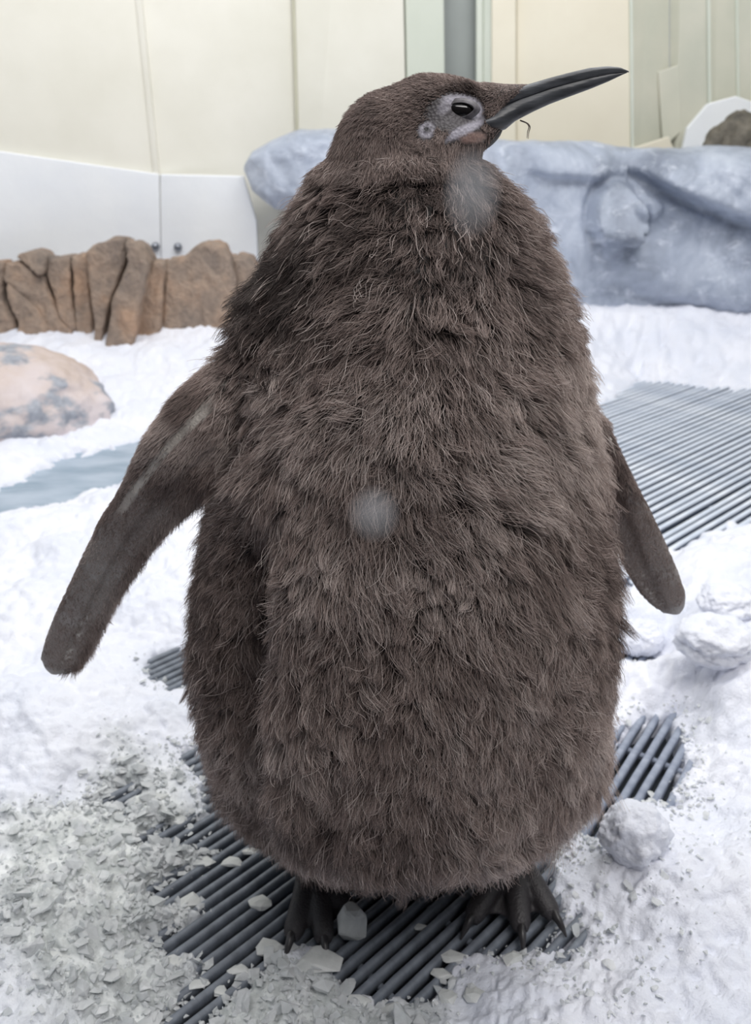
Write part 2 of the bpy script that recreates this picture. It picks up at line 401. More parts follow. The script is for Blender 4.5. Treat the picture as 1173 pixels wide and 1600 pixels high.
def poly_sd(P2, poly_):                  # signed distance, negative inside
    d2 = np.full(len(P2), 1e9); ins = np.zeros(len(P2), bool); n = len(poly_)
    for i in range(n):
        a, b = poly_[i], poly_[(i + 1) % n]; e = b - a; w = P2 - a
        t_ = np.clip((w @ e) / (e @ e), 0, 1); q = w - t_[:, None] * e
        d2 = np.minimum(d2, (q * q).sum(1))
        c1 = (a[1] <= P2[:, 1]); c2 = (b[1] <= P2[:, 1])
        cr = e[0] * w[:, 1] - e[1] * w[:, 0]
        ins ^= ((c1 & ~c2) & (cr < 0)) | ((~c1 & c2) & (cr > 0))
    return np.where(ins, -1, 1) * np.sqrt(d2)
def bare_distance(P2):
    d = np.full(len(P2), 9.0)
    for q in BARE: d = np.minimum(d, poly_sd(P2, q))
    return d
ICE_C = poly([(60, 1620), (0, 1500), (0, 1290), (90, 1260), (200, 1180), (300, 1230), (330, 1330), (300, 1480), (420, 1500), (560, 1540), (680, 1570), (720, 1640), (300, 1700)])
def snow_height(x, y):
    P2 = np.stack([x, y], 1); P3 = np.stack([x, y, np.zeros_like(x)], 1)
    near = sstep(2.2, 1.0, y)
    d = bare_distance(P2)
    rag = (0.006 + 0.022 * (1 - near)) * fbm(P3, 26, 3, 3) + 0.006 * fbm(P3, 90, 2, 9)
    d = d + rag - 0.007 * near
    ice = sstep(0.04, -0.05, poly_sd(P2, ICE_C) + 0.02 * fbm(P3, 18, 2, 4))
    base = np.where(d < 0, np.maximum(-0.045, d * 2.2), 0.007 * sstep(0, 0.015, d) + 0.022 * sstep(0.01, 0.12, d))
    lump = 0.012 * fbm(P3, 9, 3, 21) + 0.006 * (1 - np.abs(vnoise(P3, 34, 5))) + 0.0035 * fbm(P3, 75, 2, 8) + 0.002 * vnoise(P3, 210, 6)
    cr = 0.007 * np.abs(vnoise(P3 * [1, 1, 1], 45, 31)) * ice + 0.003 * np.abs(vnoise(P3, 120, 33)) * ice
    h = base + (lump + cr) * sstep(-0.005, 0.07, d)
    # drifts: right bank, back of the room
    h += 0.075 * np.exp(-(((x - 0.62) / 0.16) ** 2 + ((y - 1.06) / 0.20) ** 2)) * sstep(0, 0.06, d)
    h += 0.05 * np.exp(-(((x - 0.80) / 0.2) ** 2 + ((y - 1.42) / 0.10) ** 2)) * sstep(0, 0.06, d)
    h += 0.03 * np.exp(-(((x + 0.55) / 0.14) ** 2 + ((y - 0.98) / 0.10) ** 2)) * sstep(0, 0.06, d)
    h += sstep(0, 0.25, d) * (sstep(2.9, 3.42, y) * 0.20 * sstep(0, .3, x) + sstep(2.35, 3.25, y) * 0.19 * sstep(0.2, -0.2, x))
    return h, ice, d
ys = [0.20]
while ys[-1] < 4.1: ys.append(ys[-1] + max(0.0034, ys[-1] * 0.0042))
ys = np.array(ys); uu = np.linspace(-1, 1, 640)
tt = 0.78 * uu + 1.5 * uu ** 5
X = np.outer(np.maximum(ys, 0.45), tt); Y = np.repeat(ys[:, None], len(uu), 1)
hh, icev, dd = snow_height(X.reshape(-1), Y.reshape(-1))
V = np.stack([X, Y, hh.reshape(X.shape)], -1)
V[..., 0] = np.clip(V[..., 0], -4.5, 4.5)
# break the perfect grid a little so lumps overhang
J = np.stack([X, Y, hh.reshape(X.shape)], -1).reshape(-1, 3)
V = V.reshape(-1, 3); V[:, 0] += 0.003 * vnoise(J, 60, 41); V[:, 1] += 0.003 * vnoise(J, 60, 42); V = V.reshape(X.shape + (3,))
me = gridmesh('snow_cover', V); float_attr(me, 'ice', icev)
bm = bmesh.new(); bm.from_mesh(me)
def outside(c):
    lw = 2.75 + (c.x + 3.6) * (cL1[0][1] - 2.75) / (cL1[0][0] + 3.6)
    rw = r[5][0][1] + (c.x - r[5][0][0]) * (1.0 - r[5][0][1]) / (4.6 - r[5][0][0])
    return c.y > 3.66 or (c.x < cL1[0][0] and c.y > lw - .01) or (c.x > r[5][0][0] and c.y > rw - .01)
bmesh.ops.delete(bm, geom=[v_ for v_ in bm.verts if outside(v_.co)], context='VERTS'); bm.to_mesh(me); bm.free()
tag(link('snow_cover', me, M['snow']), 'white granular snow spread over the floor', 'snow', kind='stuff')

# wet blue strip between the snow drifts
st = [gd(x, y) for x, y in ((-260, 850), (0, 815), (100, 792), (200, 765), (340, 700), (360, 640), (200, 675), (80, 700), (0, 745), (-260, 810))]
V2 = [np.array([p[0], p[1], -0.006]) for p in st]
nn = len(V2); Vb = V2 + [p - [0, 0, .022] for p in V2]
me = mesh('ice_strip', Vb, [tuple(range(nn)), tuple(range(2 * nn - 1, nn - 1, -1))] + [(i, i + nn, (i + 1) % nn + nn, (i + 1) % nn) for i in range(nn)]); fix_normals(me)
tag(link('ice_strip', me, M['wet_ice'], smooth=False), 'blue-grey wet ice strip across the floor at left', 'ice', kind='structure')

def chunk_geo(size, seed, flat=0.5, n=14):
    rr = random.Random(seed); bm = bmesh.new()
    for _ in range(n):
        v = Vector((rr.gauss(0, 1), rr.gauss(0, 1), rr.gauss(0, 1))).normalized() * rr.uniform(0.75, 1.05)
        bm.verts.new((v.x * size[0] / 2, v.y * size[1] / 2, v.z * size[2] / 2))
    bmesh.ops.convex_hull(bm, input=bm.verts)
    for v in [v for v in bm.verts if not v.link_faces]: bm.verts.remove(v)
    bm.verts.ensure_lookup_table(); bm.verts.index_update()
    V_ = np.array([v.co[:] for v in bm.verts]); F_ = [tuple(v.index for v in f.verts) for f in bm.faces]; bm.free()
    return V_, F_
# crushed ice flakes (stuff)
protos = [chunk_geo((1, 0.8, 0.22 + 0.3 * (k % 3) / 2), 100 + k, n=10) for k in range(12)]
cand = []
xs = RNG.uniform(-0.75, 0.6, 110000); yv = RNG.uniform(0.42, 1.4, 110000)
h_, ice_, d_ = snow_height(xs, yv)
P3 = np.stack([xs, yv, 0 * xs], 1)
right_low = sstep(0.05, 0.3, xs) * sstep(0.95, 0.62, yv)
prob = 0.60 * ice_ + 0.45 * sstep(0.03, 0.0, np.abs(d_ - 0.008)) * sstep(1.25, 1.0, yv) + 0.35 * right_low * sstep(0.16, 0.0, d_)
prob = prob * (0.4 + 0.6 * sstep(-0.2, 0.4, fbm(P3, 12, 2, 77)))
keep = np.where((RNG.uniform(0, 1, 110000) < prob * 0.95) & (d_ > -0.010 - .03 * (RNG.uniform(0, 1, 110000) < .12)))[0][:16000]
VV = []; FF = []; off = 0
for i in keep:
    v, f = protos[i % 12]
    sz = min(0.0054 * math.exp(RNG.normal(0, 0.62)), 0.024)
    sz *= 1.25 if ice_[i] > 0.5 else 0.8
    q = Matrix.Rotation(RNG.uniform(0, 6.28), 3, 'Z') @ Matrix.Rotation(RNG.normal(0, 0.45), 3, 'X') @ Matrix.Rotation(RNG.normal(0, 0.45), 3, 'Y')
    w = (v * sz) @ np.array(q).T + [xs[i], yv[i], max(h_[i], -0.004) + sz * 0.18]
    VV.append(w); FF += [tuple(a + off for a in t_) for t_ in f]; off += len(v)
me = mesh('crushed_ice', np.concatenate(VV), FF)
tag(link('crushed_ice', me, M['ice'], smooth=False), 'crushed ice flakes strewn over snow and mats', 'ice', kind='stuff')

# loose ice chunks that can be told apart
chunks = [  # px, py, width_px, height_px, label
    (405, 1404, 42, 38, 'clear rounded ice plate on the bars left of the penguin\'s foot'),
    (297, 1402, 30, 36, 'small pale ice chip standing on the dark bars at left'),
    (420, 1474, 52, 38, 'grey ice chunk lying right before the penguin\'s left-hand foot'),
    (548, 1458, 52, 80, 'tall translucent ice chunk between the penguin\'s feet'),
    (492, 1508, 92, 60, 'broad lumpy ice block in front of the foot at left'),
    (711, 1487, 40, 28, 'oval grey ice pebble on the mat before the right foot'),
    (362, 1340, 40, 24, 'glassy ice flake on the bars at the fur hem'),
    (318, 1340, 42, 26, 'rough ice flake on the bars beside the snow edge'),
    (388, 1322, 34, 18, 'thin clear ice sliver close under the brown fur'),
    (272, 1415, 40, 14, 'long thin ice sliver at the snow edge'),
    (268, 1505, 40, 30, 'flat ice slab on the bars near the lower left'),
    (372, 1508, 44, 24, 'wedge of grey ice below the penguin\'s foot at left'),
    (310, 1530, 36, 24, 'bright ice chip lying over the lower bars'),
    (740, 1562, 40, 34, 'angular ice chip at the bottom centre edge of the mat'),
    (612, 1568, 46, 34, 'pale ice lump at the bottom of the bare mat'),
    (560, 1560, 42, 30, 'grey ice lump below the tall chunk between the feet'),
    (655, 1440, 26, 16, 'small dim ice chip on the bars behind the oval pebble'),
    (690, 1515, 40, 26, 'dim ice chunk in the shade of the penguin'),
    (802, 1500, 34, 32, 'upright ice shard in front of the claw at right'),
    (700, 1560, 36, 30, 'whitish ice chip beside the snow at bottom centre'),
    (345, 1540, 30, 22, 'faint ice chip wedged between the lowest bars'),
    (240, 1250, 60, 34, 'large yellowish ice flake on the snow heap at left'),
    (275, 1275, 36, 26, 'star shaped dark ice flake at the end of the bars'),
    (90, 1510, 60, 36, 'big bluish ice slab in the lower left snow'),
]
for k, (px, py, wp, hp, lab) in enumerate(chunks):
    g = gd(px, py, 0.006); dep = g[1] * _c + (CAM_H - g[2]) * _s; s_ = dep / FPX
    sx = wp * s_ * 1.12; hgt = hp * s_
    tall = hp > wp * 1.2
    sz_ = hgt * (1.0 if tall else 0.38); sy_ = hgt * (0.55 if tall else 0.95)
    v, f = chunk_geo((sx, sy_, sz_), 300 + k, n=22)
    v = v + 0.06 * sx * np.stack([fbm(v, 3 / sx, 2, 5), fbm(v, 3 / sx, 2, 6), 0 * v[:, 0]], 1)
    hz, _, dz = snow_height(np.array([g[0]]), np.array([g[1]]))
    zb = max(hz[0], -0.001)
    me = mesh('ice_chunk', v, f); fix_normals(me)
    o = link('ice_chunk', me, M['ice_chunk'], smooth=False)
    o.location = (g[0], g[1], zb - v[:, 2].min() - 0.003)
    bv = o.modifiers.new('b', 'BEVEL'); bv.width = sx * 0.05; bv.segments = 1
    tag(o, lab, 'ice chunk', 'loose ice chunks on the mat')

# snowballs and clumps
def lump_mesh(name, c, rad, seed, amp=0.12, sub=5):
    bm = bmesh.new(); bmesh.ops.create_icosphere(bm, subdivisions=sub, radius=1.0)
    me = bpy.data.meshes.new(name); bm.to_mesh(me); bm.free()
    v = get_co(me); r_ = 1 + amp * fbm(v, 2.0, 4, seed, 0.55) + amp * 0.35 * fbm(v, 10, 2, seed + 7)
    set_co(me, v * r_[:, None] * np.array(rad)); return me
def snow_lump(px, py, wp, hp, label, seed, sink=0.25):
    g = gd(px, py + hp * 0.5, 0.02); dep = g[1] * _c + (CAM_H - 0.02) * _s; s_ = dep / FPX
    rx = wp * s_ / 2; rz = hp * s_ / 2 * 0.95
    me = lump_mesh('snow_clump', None, (rx, rx * 0.9, rz), seed); float_attr(me, 'ice', np.zeros(len(me.vertices)))
    o = link('snow_clump', me, M['snow'])
    yy = g[1] + rx * 0.75; h0 = snow_height(np.array([g[0] * yy / g[1]]), np.array([yy]))[0][0]
    o.location = (g[0], yy, max(h0, 0) + rz * (1 - sink))
    tag(o, label, 'snow clump', 'snow clumps'); return o
snow_lump(996, 1320, 106, 104, 'round snowball on the snow at right, below the pale mat', 51, 0.2).name = 'snowball'
snow_lump(1006, 985, 76, 60, 'snow clump lying below the tip of the right flipper', 52)
snow_lump(1120, 1070, 120, 74, 'large soft snow clump on the bank at the right edge', 53, 0.5)
snow_lump(1135, 1000, 90, 56, 'smaller snow clump higher on the bank at the right edge', 54, 0.5)

# ------------------------------------------------------------------ rocks
def outline_rock(name, pts, Y, depth, mat, parent, seed, voxel=0.008, amp=0.007, shrink=0.975, lean=0.06):
    P_ = np.array([at(x, y, Y) for x, y in pts]); c = P_.mean(0); P_ = c + (P_ - c) * shrink
    n = len(P_); z0, z1 = P_[:, 2].min(), P_[:, 2].max()
    front = P_.copy(); front[:, 1] += lean * (P_[:, 2] - z0) / max(z1 - z0, 1e-3)
    back = c + (P_ - c) * [0.8, 1, 0.92]; back[:, 1] = Y + depth
    ch = c + (front - c) * 0.93; ch[:, 1] = front[:, 1] - 0.018
    rings = [ch, front, back]
    me = remeshed(*loft(rings), voxel, 1)
    v = get_co(me); nn_ = get_no(me)
    dsp = amp * fbm(v, 9, 4, seed) + amp * 0.5 * (1 - 2 * np.abs(vnoise(v * [1.6, 1, .5], 16, seed + 3)))
    v = v + nn_ * dsp[:, None]
    o_ = np.array(parent_loc(parent)) if parent else 0
    set_co(me, v); return link(name, me, mat, parent)
rl = empty('rock_ledge', (float(at(180, 540, 3.1)[0]), 3.1, 0.0)); tag(rl, 'brown cracked rock ledge with upright slabs against the left wall', 'rock')
slabs = [
    ([(-130, 430), (-60, 415), (-4, 408), (-2, 470), (22, 505), (26, 560), (-130, 600)], 3.02),
    ([(-2, 440), (32, 463), (72, 512), (75, 570), (24, 560), (22, 504), (-2, 462)], 3.00),
    ([(-6, 410), (15, 405), (62, 433), (91, 503), (116, 522), (118, 570), (74, 566), (70, 511), (33, 462), (-6, 438)], 3.03),
    ([(16, 402), (33, 393), (55, 397), (66, 406), (67, 428), (62, 431)], 3.05),
    ([(66, 430), (69, 402), (76, 404), (104, 400), (108, 450), (120, 522), (92, 503)], 3.05),
    ([(105, 400), (126, 396), (135, 440), (147, 520), (148, 560), (119, 560), (118, 515), (108, 450)], 3.04),
    ([(128, 396), (135, 385), (155, 378), (172, 370), (189, 372), (195, 400), (186, 432), (170, 478), (162, 520), (162, 560), (148, 560), (146, 518), (138, 450)], 2.98),
    ([(190, 374), (213, 385), (225, 405), (228, 425), (217, 470), (209, 535), (206, 570), (164, 570), (164, 520), (172, 478), (188, 432), (196, 402)], 2.94),
    ([(228, 428), (238, 410), (251, 410), (249, 508), (246, 560), (210, 560), (212, 520), (218, 470)], 3.02),
    ([(253, 411), (283, 403), (300, 388), (320, 379), (345, 385), (355, 405), (366, 440), (366, 520), (250, 560)], 3.06),
    ([(356, 402), (385, 405), (400, 425), (400, 500), (368, 500), (367, 440)], 3.12)]
for k, (p, Yk) in enumerate(slabs):
    outline_rock('stone', p, Yk, 0.18 if k < 5 else 0.24, M['brown_rock'], rl, 60 + k)

me = lump_mesh('boulder', None, (0.42, 0.33, 0.30), 94, 0.05, 6)
v = get_co(me); v[:, 2] = np.where(v[:, 2] > 0.11, 0.11 + (v[:, 2] - 0.11) * 0.8, v[:, 2]); set_co(me, v)
bo = link('boulder', me, M['pink_rock']); q = at(25, 640, 2.50); bo.location = (q[0] - 0.11, 2.50, q[2] - 0.055)
tag(bo, 'smooth pinkish boulder with grey patches at the left edge', 'rock')

# grey sculpted ledge behind the penguin
def rock_ledge_grey():
    U = np.linspace(0, 1, 420); nv = 150
    pxs = 381 + (1360 - 381) * U ** 1.0
    top = np.interp(pxs, [381, 395, 430, 470, 510, 600, 770, 850, 930, 985, 1050, 1110, 1173, 1640], [262, 240, 222, 207, 205, 212, 219, 220, 224, 234, 234, 230, 234, 240])
    bot = np.interp(pxs, [381, 395, 430, 470, 520, 580, 700, 1640], [272, 305, 330, 332, 360, 520, 560, 600])
    Yc = np.interp(pxs, [381, 700, 1173, 1360], [3.45, 3.60, 3.58, 3.25])
    wd = np.interp(pxs, [381, 390, 420, 480, 1640], [0.02, 0.07, 0.13, 0.2, 0.24])
    V = np.zeros((len(U), nv, 3))
    ang = np.linspace(0, 2 * math.pi, nv, endpoint=False)
    for i, px in enumerate(pxs):
        a = at(px, top[i], Yc[i]); b = at(px, bot[i], Yc[i])
        cz = (a[2] + b[2]) / 2; hz = (a[2] - b[2]) / 2
        cs, sn = np.cos(ang), np.sin(ang); e = 0.55
        yy = -np.sign(cs) * np.abs(cs) ** e; zz = np.sign(sn) * np.abs(sn) ** e
        V[i, :, 0] = a[0] + (b[0] - a[0]) * (0.5 - 0.5 * zz); V[i, :, 1] = Yc[i] + wd[i] * yy; V[i, :, 2] = cz + hz * zz
        # sculpted relief on the front, in image-row terms of this ledge
        frontness = np.clip(-yy, 0, 1)
        rowpx = top[i] + (bot[i] - top[i]) * (0.5 - 0.5 * zz)
        rel = np.zeros(nv); px_c = px; px = 586 + (px - 586) * 1.10; rowpx = 243 + (rowpx - 243) * 1.10
        if px > 1000:                                    # rolled upper lip on the right with an undercut
            lip = np.interp(px, [1000, 1040, 1080, 1130, 1173, 1640], [262, 284, 304, 322, 340, 420])
            rel += 0.11 * sstep(lip + 5, lip - 9, rowpx) * sstep(1000, 1060, px)
            rel -= 0.035 * np.exp(-((rowpx - lip - 10) / 9) ** 2)
        lip2 = np.interp(px, [780, 860, 950, 1000], [262, 276, 282, 270])
        rel += 0.045 * sstep(lip2 + 4, lip2 - 8, rowpx) * sstep(820, 870, px) * sstep(990, 950, px)
        # hanging nose lump
        nx = (px - 976) / 44; ny = (rowpx - 345) / 40
        rr_ = np.sqrt(nx * nx + np.where(ny > 0, (ny * 1.05) ** 2, (ny * 0.62) ** 2))
        rel += 0.13 * sstep(1.05, 0.84, rr_) * (1 + 0.35 * ny) - 0.02 * np.exp(-((rr_ - 1.12) / .1) ** 2)
        # second lobe right of the nose
        nx = (px - 1025) / 30; ny = (rowpx - 322) / 16
        rel += 0.035 * sstep(1.1, 0.7, np.sqrt(nx * nx + ny * ny))
        # lower skirt crease on the right
        if px > 940:
            cr = np.interp(px, [940, 985, 1040, 1100, 1173, 1640], [450, 452, 470, 484, 486, 500])
            rel += 0.05 * sstep(cr + 4, cr - 26, rowpx) * sstep(cr - 130, cr - 40, rowpx) * sstep(960, 1020, px)
            rel -= 0.02 * np.exp(-((rowpx - cr - 3) / 5) ** 2)
        V[i, :, 1] -= rel * frontness ** 0.6
    fl_ = V.reshape(-1, 3)
    bul = 0.028 * fbm(fl_, 3.2, 3, 17) + 0.008 * fbm(fl_, 16, 3, 19)
    fl_[:, 1] += bul; fl_[:, 2] += 0.35 * bul
    return loft(list(V))
me = mesh('grey_rock', *rock_ledge_grey()); fix_normals(me)
tag(link('grey_rock', me, M['grey_rock']), 'long bluish-grey sculpted rock ledge behind the penguin', 'rock')

# dark rock on top of the ledge at the back
parts = []
for px, py, r_ in ((1152, 216, 40), (1128, 212, 20), (1117, 225, 22), (1130, 200, 12), (1174, 214, 26), (1200, 220, 30), (1108, 236, 20), (1150, 212, 14), (1165, 240, 40)):
    c = at(px, py, 3.64); s_ = 3.64 / FPX * 0.9
    bm = bmesh.new(); bmesh.ops.create_icosphere(bm, subdivisions=2, radius=1)
    vv = np.array([v.co[:] for v in bm.verts]) * [r_ * s_ * 0.8, r_ * s_ * 0.8, r_ * s_] + c; ff = [tuple(v.index for v in f.verts) for f in bm.faces]; bm.free()
    parts.append((vv, ff))
me = remeshed(*merge(parts), 0.008, 1); v = get_co(me); n_ = get_no(me)
v += n_ * (0.012 * fbm(v * [1, 1, .35], 26, 3, 3))[:, None]; set_co(me, v)
tag(link('dark_rock', me, M['dark_rock']), 'small dark grey knobbly rock on top of the ledge at right', 'rock')

# ------------------------------------------------------------------ the penguin chick
# body rings: z, centre x, centre y, half width, depth to the front, depth to the back
RINGS = [
 (0.034, .022, .725, .088, .030, .04), (0.050, .0220, .7200, .130, .0450, .06), (0.080, .0220, .7150, .1540, .0680, .085), (0.120, .0245, .7100, .1770, .0970, .1150), (0.170, .0290, .7050, .1970, .1450, .1522),
 (0.220, .0316, .7000, .2081, .1750, .1837), (0.280, .0292, .7000, .2115, .1850, .1943), (0.340, .0274, .7020, .2104, .1870, .1963), (0.400, .0275, .7050, .2038, .1850, .1943),
 (0.460, .0290, .7080, .1935, .1800, .1890), (0.520, .0313, .7110, .1795, .1720, .1806), (0.580, .0331, .7140, .1627, .1600, .1680), (0.630, .0320, .7135, .1504, .1450, .1522),
 (0.670, .0308, .7115, .1395, .1250, .1313), (0.700, .0292, .7100, .1268, .1050, .1103), (0.730, .0297, .7076, .1125, .0880, .0924), (0.755, .0304, .7056, .0979, .0720, .0756),
 (0.778, .0270, .7038, .0792, .0600, .0630), (0.800, .0246, .7020, .0598, .0480, .0504), (0.812, .026, .701, .038, .03, .03)]
HY = 0.700                               # plane of the head
def wave(z, ph):                         # groove between belly and the right-hand flank
    w = np.exp(-((ph - math.radians(221)) / math.radians(10)) ** 2) * sstep(0.56, 0.46, z) * sstep(0.10, 0.26, z)
    return 1 - 0.25 * w
ph = np.linspace(0, 2 * math.pi, 96, endpoint=False)
rings = []
rz = np.array([r_[0] for r_ in RINGS])
for z in np.concatenate([[0.034, 0.042], np.arange(0.05, 0.812, 0.012), [0.812]]):
    cx, cy_, rx, rf, rb = [np.interp(z, rz, [r_[k] for r_ in RINGS]) for k in range(1, 6)]
    rx *= 0.972
    k = wave(z, ph)
    rings.append(np.stack([cx + rx * np.cos(ph) * k, cy_ + np.where(np.sin(ph) < 0, rf, rb) * np.sin(ph) * k, np.full_like(ph, z)], 1))
body_geo = loft(rings)

def ellip(c, r_, rot=0.0, n=2):
    bm = bmesh.new(); bmesh.ops.create_icosphere(bm, subdivisions=n, radius=1)
    v = np.array([q.co[:] for q in bm.verts]) * r_; f = [tuple(q.index for q in g.verts) for g in bm.faces]; bm.free()
    c_, s_ = math.cos(rot), math.sin(rot)
    v = np.stack([v[:, 0] * c_ - v[:, 2] * s_, v[:, 1], v[:, 0] * s_ + v[:, 2] * c_], 1)
    return v + np.array(c), f
HS = 0.000503                            # metres per picture pixel at the head
def hp(px, py): return at(px, py, HY)
shoulder = [ellip(at(462, 505, .70), np.array([.040, .055, .075]), -0.45, 4), ellip(at(408, 600, .685), np.array([.034, .034, .065]), -0.6, 4)]
head_parts = [ellip(hp(672, 174), np.array([76, 60, 50]) * HS, 0.10, 4), ellip(hp(640, 186), np.array([66, 62, 48]) * HS, 0.5, 4),
              ellip(hp(710, 180), np.array([54, 46, 50]) * HS, 0.06, 4), ellip(hp(600, 222), np.array([88, 76, 62]) * HS, 0.75, 4),
              ellip(hp(745, 198), np.array([46, 25, 38]) * HS, 0.45, 4), ellip(hp(672, 224), np.array([92, 76, 52]) * HS, 0.2, 4), ellip(hp(712, 146), np.array([44, 40, 20]) * HS, -0.12, 4)]
# snout sleeve at the beak base
rr_ = []
for px, py, hw, ht in ((735, 178, 26, 42), (760, 164, 22, 32), (785, 152, 18.5, 19), (805, 146, 15.5, 13.5), (825, 140, 12, 9), (840, 136, 6, 5)):
    c = hp(px, py); rr_.append(np.array([c + np.array([0.25 * ht * HS * math.sin(a), hw * HS * math.cos(a), ht * HS * math.sin(a)]) for a in np.linspace(0, 2 * math.pi, 20, endpoint=False)]))
head_parts.append(loft(rr_))

def flipper(rows, thick):                # rows: px, py, Y, half width px, angle of the width axis (deg from +x, image down positive)
    out = []
    rows = np.array(rows, float); t_ = np.linspace(0, len(rows) - 1, 40)
    for q in t_:
        px, py, Y_, hw, an = [np.interp(q, np.arange(len(rows)), rows[:, k]) for k in range(5)]
        a = math.radians(an); th = np.interp(q / (len(rows) - 1), [0, .35, .8, 1], thick)
        c = at(px, py, Y_); e = at(px + 40 * math.cos(a), py + 40 * math.sin(a), Y_) - c; e = e / 40
        ring = []
        for b in np.linspace(0, 2 * math.pi, 28, endpoint=False):
            sb = np.sign(math.sin(b)) * abs(math.sin(b)) ** 0.85
            lead = 1.25 if math.cos(b) < 0 else 0.75
            ring.append(c + e * hw * math.cos(b) + np.array([0, th * sb * lead, 0]))
        out.append(np.array(ring))
    return loft(out)
FLIP_L = [(455, 545, .70, 60, 34), (345, 660, .662, 74, 38), (290, 712, .660, 60, 36), (252, 757, .668, 51, 34), (225, 795, .675, 47, 31), (197, 832, .682, 44, 28), (155, 905, .697, 38, 22), (122, 970, .710, 37, 17), (104, 1010, .714, 35, 14), (93, 1034, .716, 30, 14), (88, 1047, .717, 18, 12), (86, 1053, .717, 6, 12)]
FLIP_R = [(915, 640, .735, 36, 215), (945, 712, .755, 38, 214), (970, 770, .765, 46, 204), (993, 830, .770, 48, 198), (1014, 885, .775, 46, 190), (1033, 925, .778, 38, 184), (1043, 946, .780, 27, 182), (1049, 959, .780, 13, 182)]
flip_l = flipper(FLIP_L, (.020, .011, .007, .003)); flip_r = flipper(FLIP_R, (.016, .010, .007, .003))

# feet: toes, webs, ankle
def toe(pts):                            # pts: (x,y,z,r)
    out = []
    pts = np.array(pts); q = np.linspace(0, len(pts) - 1, 14)
    C_ = np.stack([np.interp(q, np.arange(len(pts)), pts[:, k]) for k in range(4)], 1)
    for i in range(len(C_)):
        d = C_[min(i + 1, 13), :3] - C_[max(i - 1, 0), :3]; d /= np.linalg.norm(d)
        s = np.cross(d, [0, 0, 1]); s /= np.linalg.norm(s); u = np.cross(s, d); r_ = C_[i, 3]
        out.append(np.array([C_[i, :3] + s * r_ * 1.05 * math.cos(a) + u * r_ * 0.9 * math.sin(a) for a in np.linspace(0, 2 * math.pi, 14, endpoint=False)]))
    return loft(out)
def web(a0, a1, b0, b1, th=0.0045):      # sheet between two toes: from a0->a1 and b0->b1
    n = 8; top = []
    for i in range(n + 1):
        row = []
        for j in range(n + 1):
            f = i / n; g = j / n
            cut = 1 - 0.22 * math.sin(math.pi * g)
            p = (np.array(a0) + (np.array(a1) - a0) * f * cut) * (1 - g) + (np.array(b0) + (np.array(b1) - b0) * f * cut) * g
            p = p + np.array([0, 0, -0.003 * math.sin(math.pi * g)])
            row.append(p)
        top.append(row)
    T = np.array(top); m = n + 1
    V_ = list((T + [0, 0, th / 2]).reshape(-1, 3)) + list((T - [0, 0, th / 2]).reshape(-1, 3)); Fc = []
    for i in range(n):
        for j in range(n):
            a = i * m + j
            Fc += [(a, a + 1, a + m + 1, a + m), (m * m + a, m * m + a + m, m * m + a + m + 1, m * m + a + 1)]
    bd = [j for j in range(m)] + [i * m + n for i in range(1, m)] + [n * m + j for j in range(n - 1, -1, -1)] + [i * m for i in range(n - 1, 0, -1)]
    for k in range(len(bd)):
        a, b = bd[k], bd[(k + 1) % len(bd)]; Fc.append((a, a + m * m, b + m * m, b))
    return V_, Fc
def foot(ankle, tips):
    g = []; A = np.array(ankle)
    for tp in tips:
        tp = np.array(tp); d = tp - A
        k = A + d * 0.55; kn = np.array([k[0], k[1], 0.025])
        g.append(toe([(*A, .020), (*(A + d * .3), .0165), (*kn, .0130), (tp[0] - d[0] * .10, tp[1] - d[1] * .10, .0135, .0118), (tp[0], tp[1], .009, .0075)]))
    for a, b in zip(tips[:-1], tips[1:]):
        a = np.array(a); b = np.array(b)
        g.append(web(A + (a - A) * .12, np.array([a[0], a[1], .009]), A + (b - A) * .12, np.array([b[0], b[1], .009])))
    g.append(toe([(A[0], A[1] + .01, .10, .03), (A[0], A[1] + .005, .06, .026), (A[0], A[1], .03, .02), (A[0], A[1] - .01, .022, .012)]))
    return g
def tipat(px, py): p = gd(px, py, 0.010); return (p[0], p[1], 0.010)
LEFT_A = (gd(492, 1370, .03)[0], 0.700, 0.034); RIGHT_A = (gd(800, 1345, .03)[0], 0.712, 0.034)
LEFT_T = [tipat(455, 1468), tipat(507, 1474), tipat(548, 1432)]
RIGHT_T = [tipat(735, 1440), tipat(814, 1456), tipat(866, 1434)]
feet_geo = foot(LEFT_A, LEFT_T) + foot(RIGHT_A, RIGHT_T)

groups = [('body', [body_geo] + shoulder), ('head', head_parts), ('flip', [flip_l, flip_r]), ('foot', feet_geo)]
allp = []; src = []; lab_ = []
for gi, (nm, ps) in enumerate(groups):
    for v, f in ps: allp.append((v, f)); src += list(v); lab_ += [gi] * len(v)
body_me = remeshed(*merge(allp), 0.0026, 2)
kd = KDTree(len(src))
for i, p in enumerate(src): kd.insert(Vector(p), i)
kd.balance()
co = get_co(body_me)
reg = np.array([lab_[kd.find(Vector(p))[1]] for p in co])
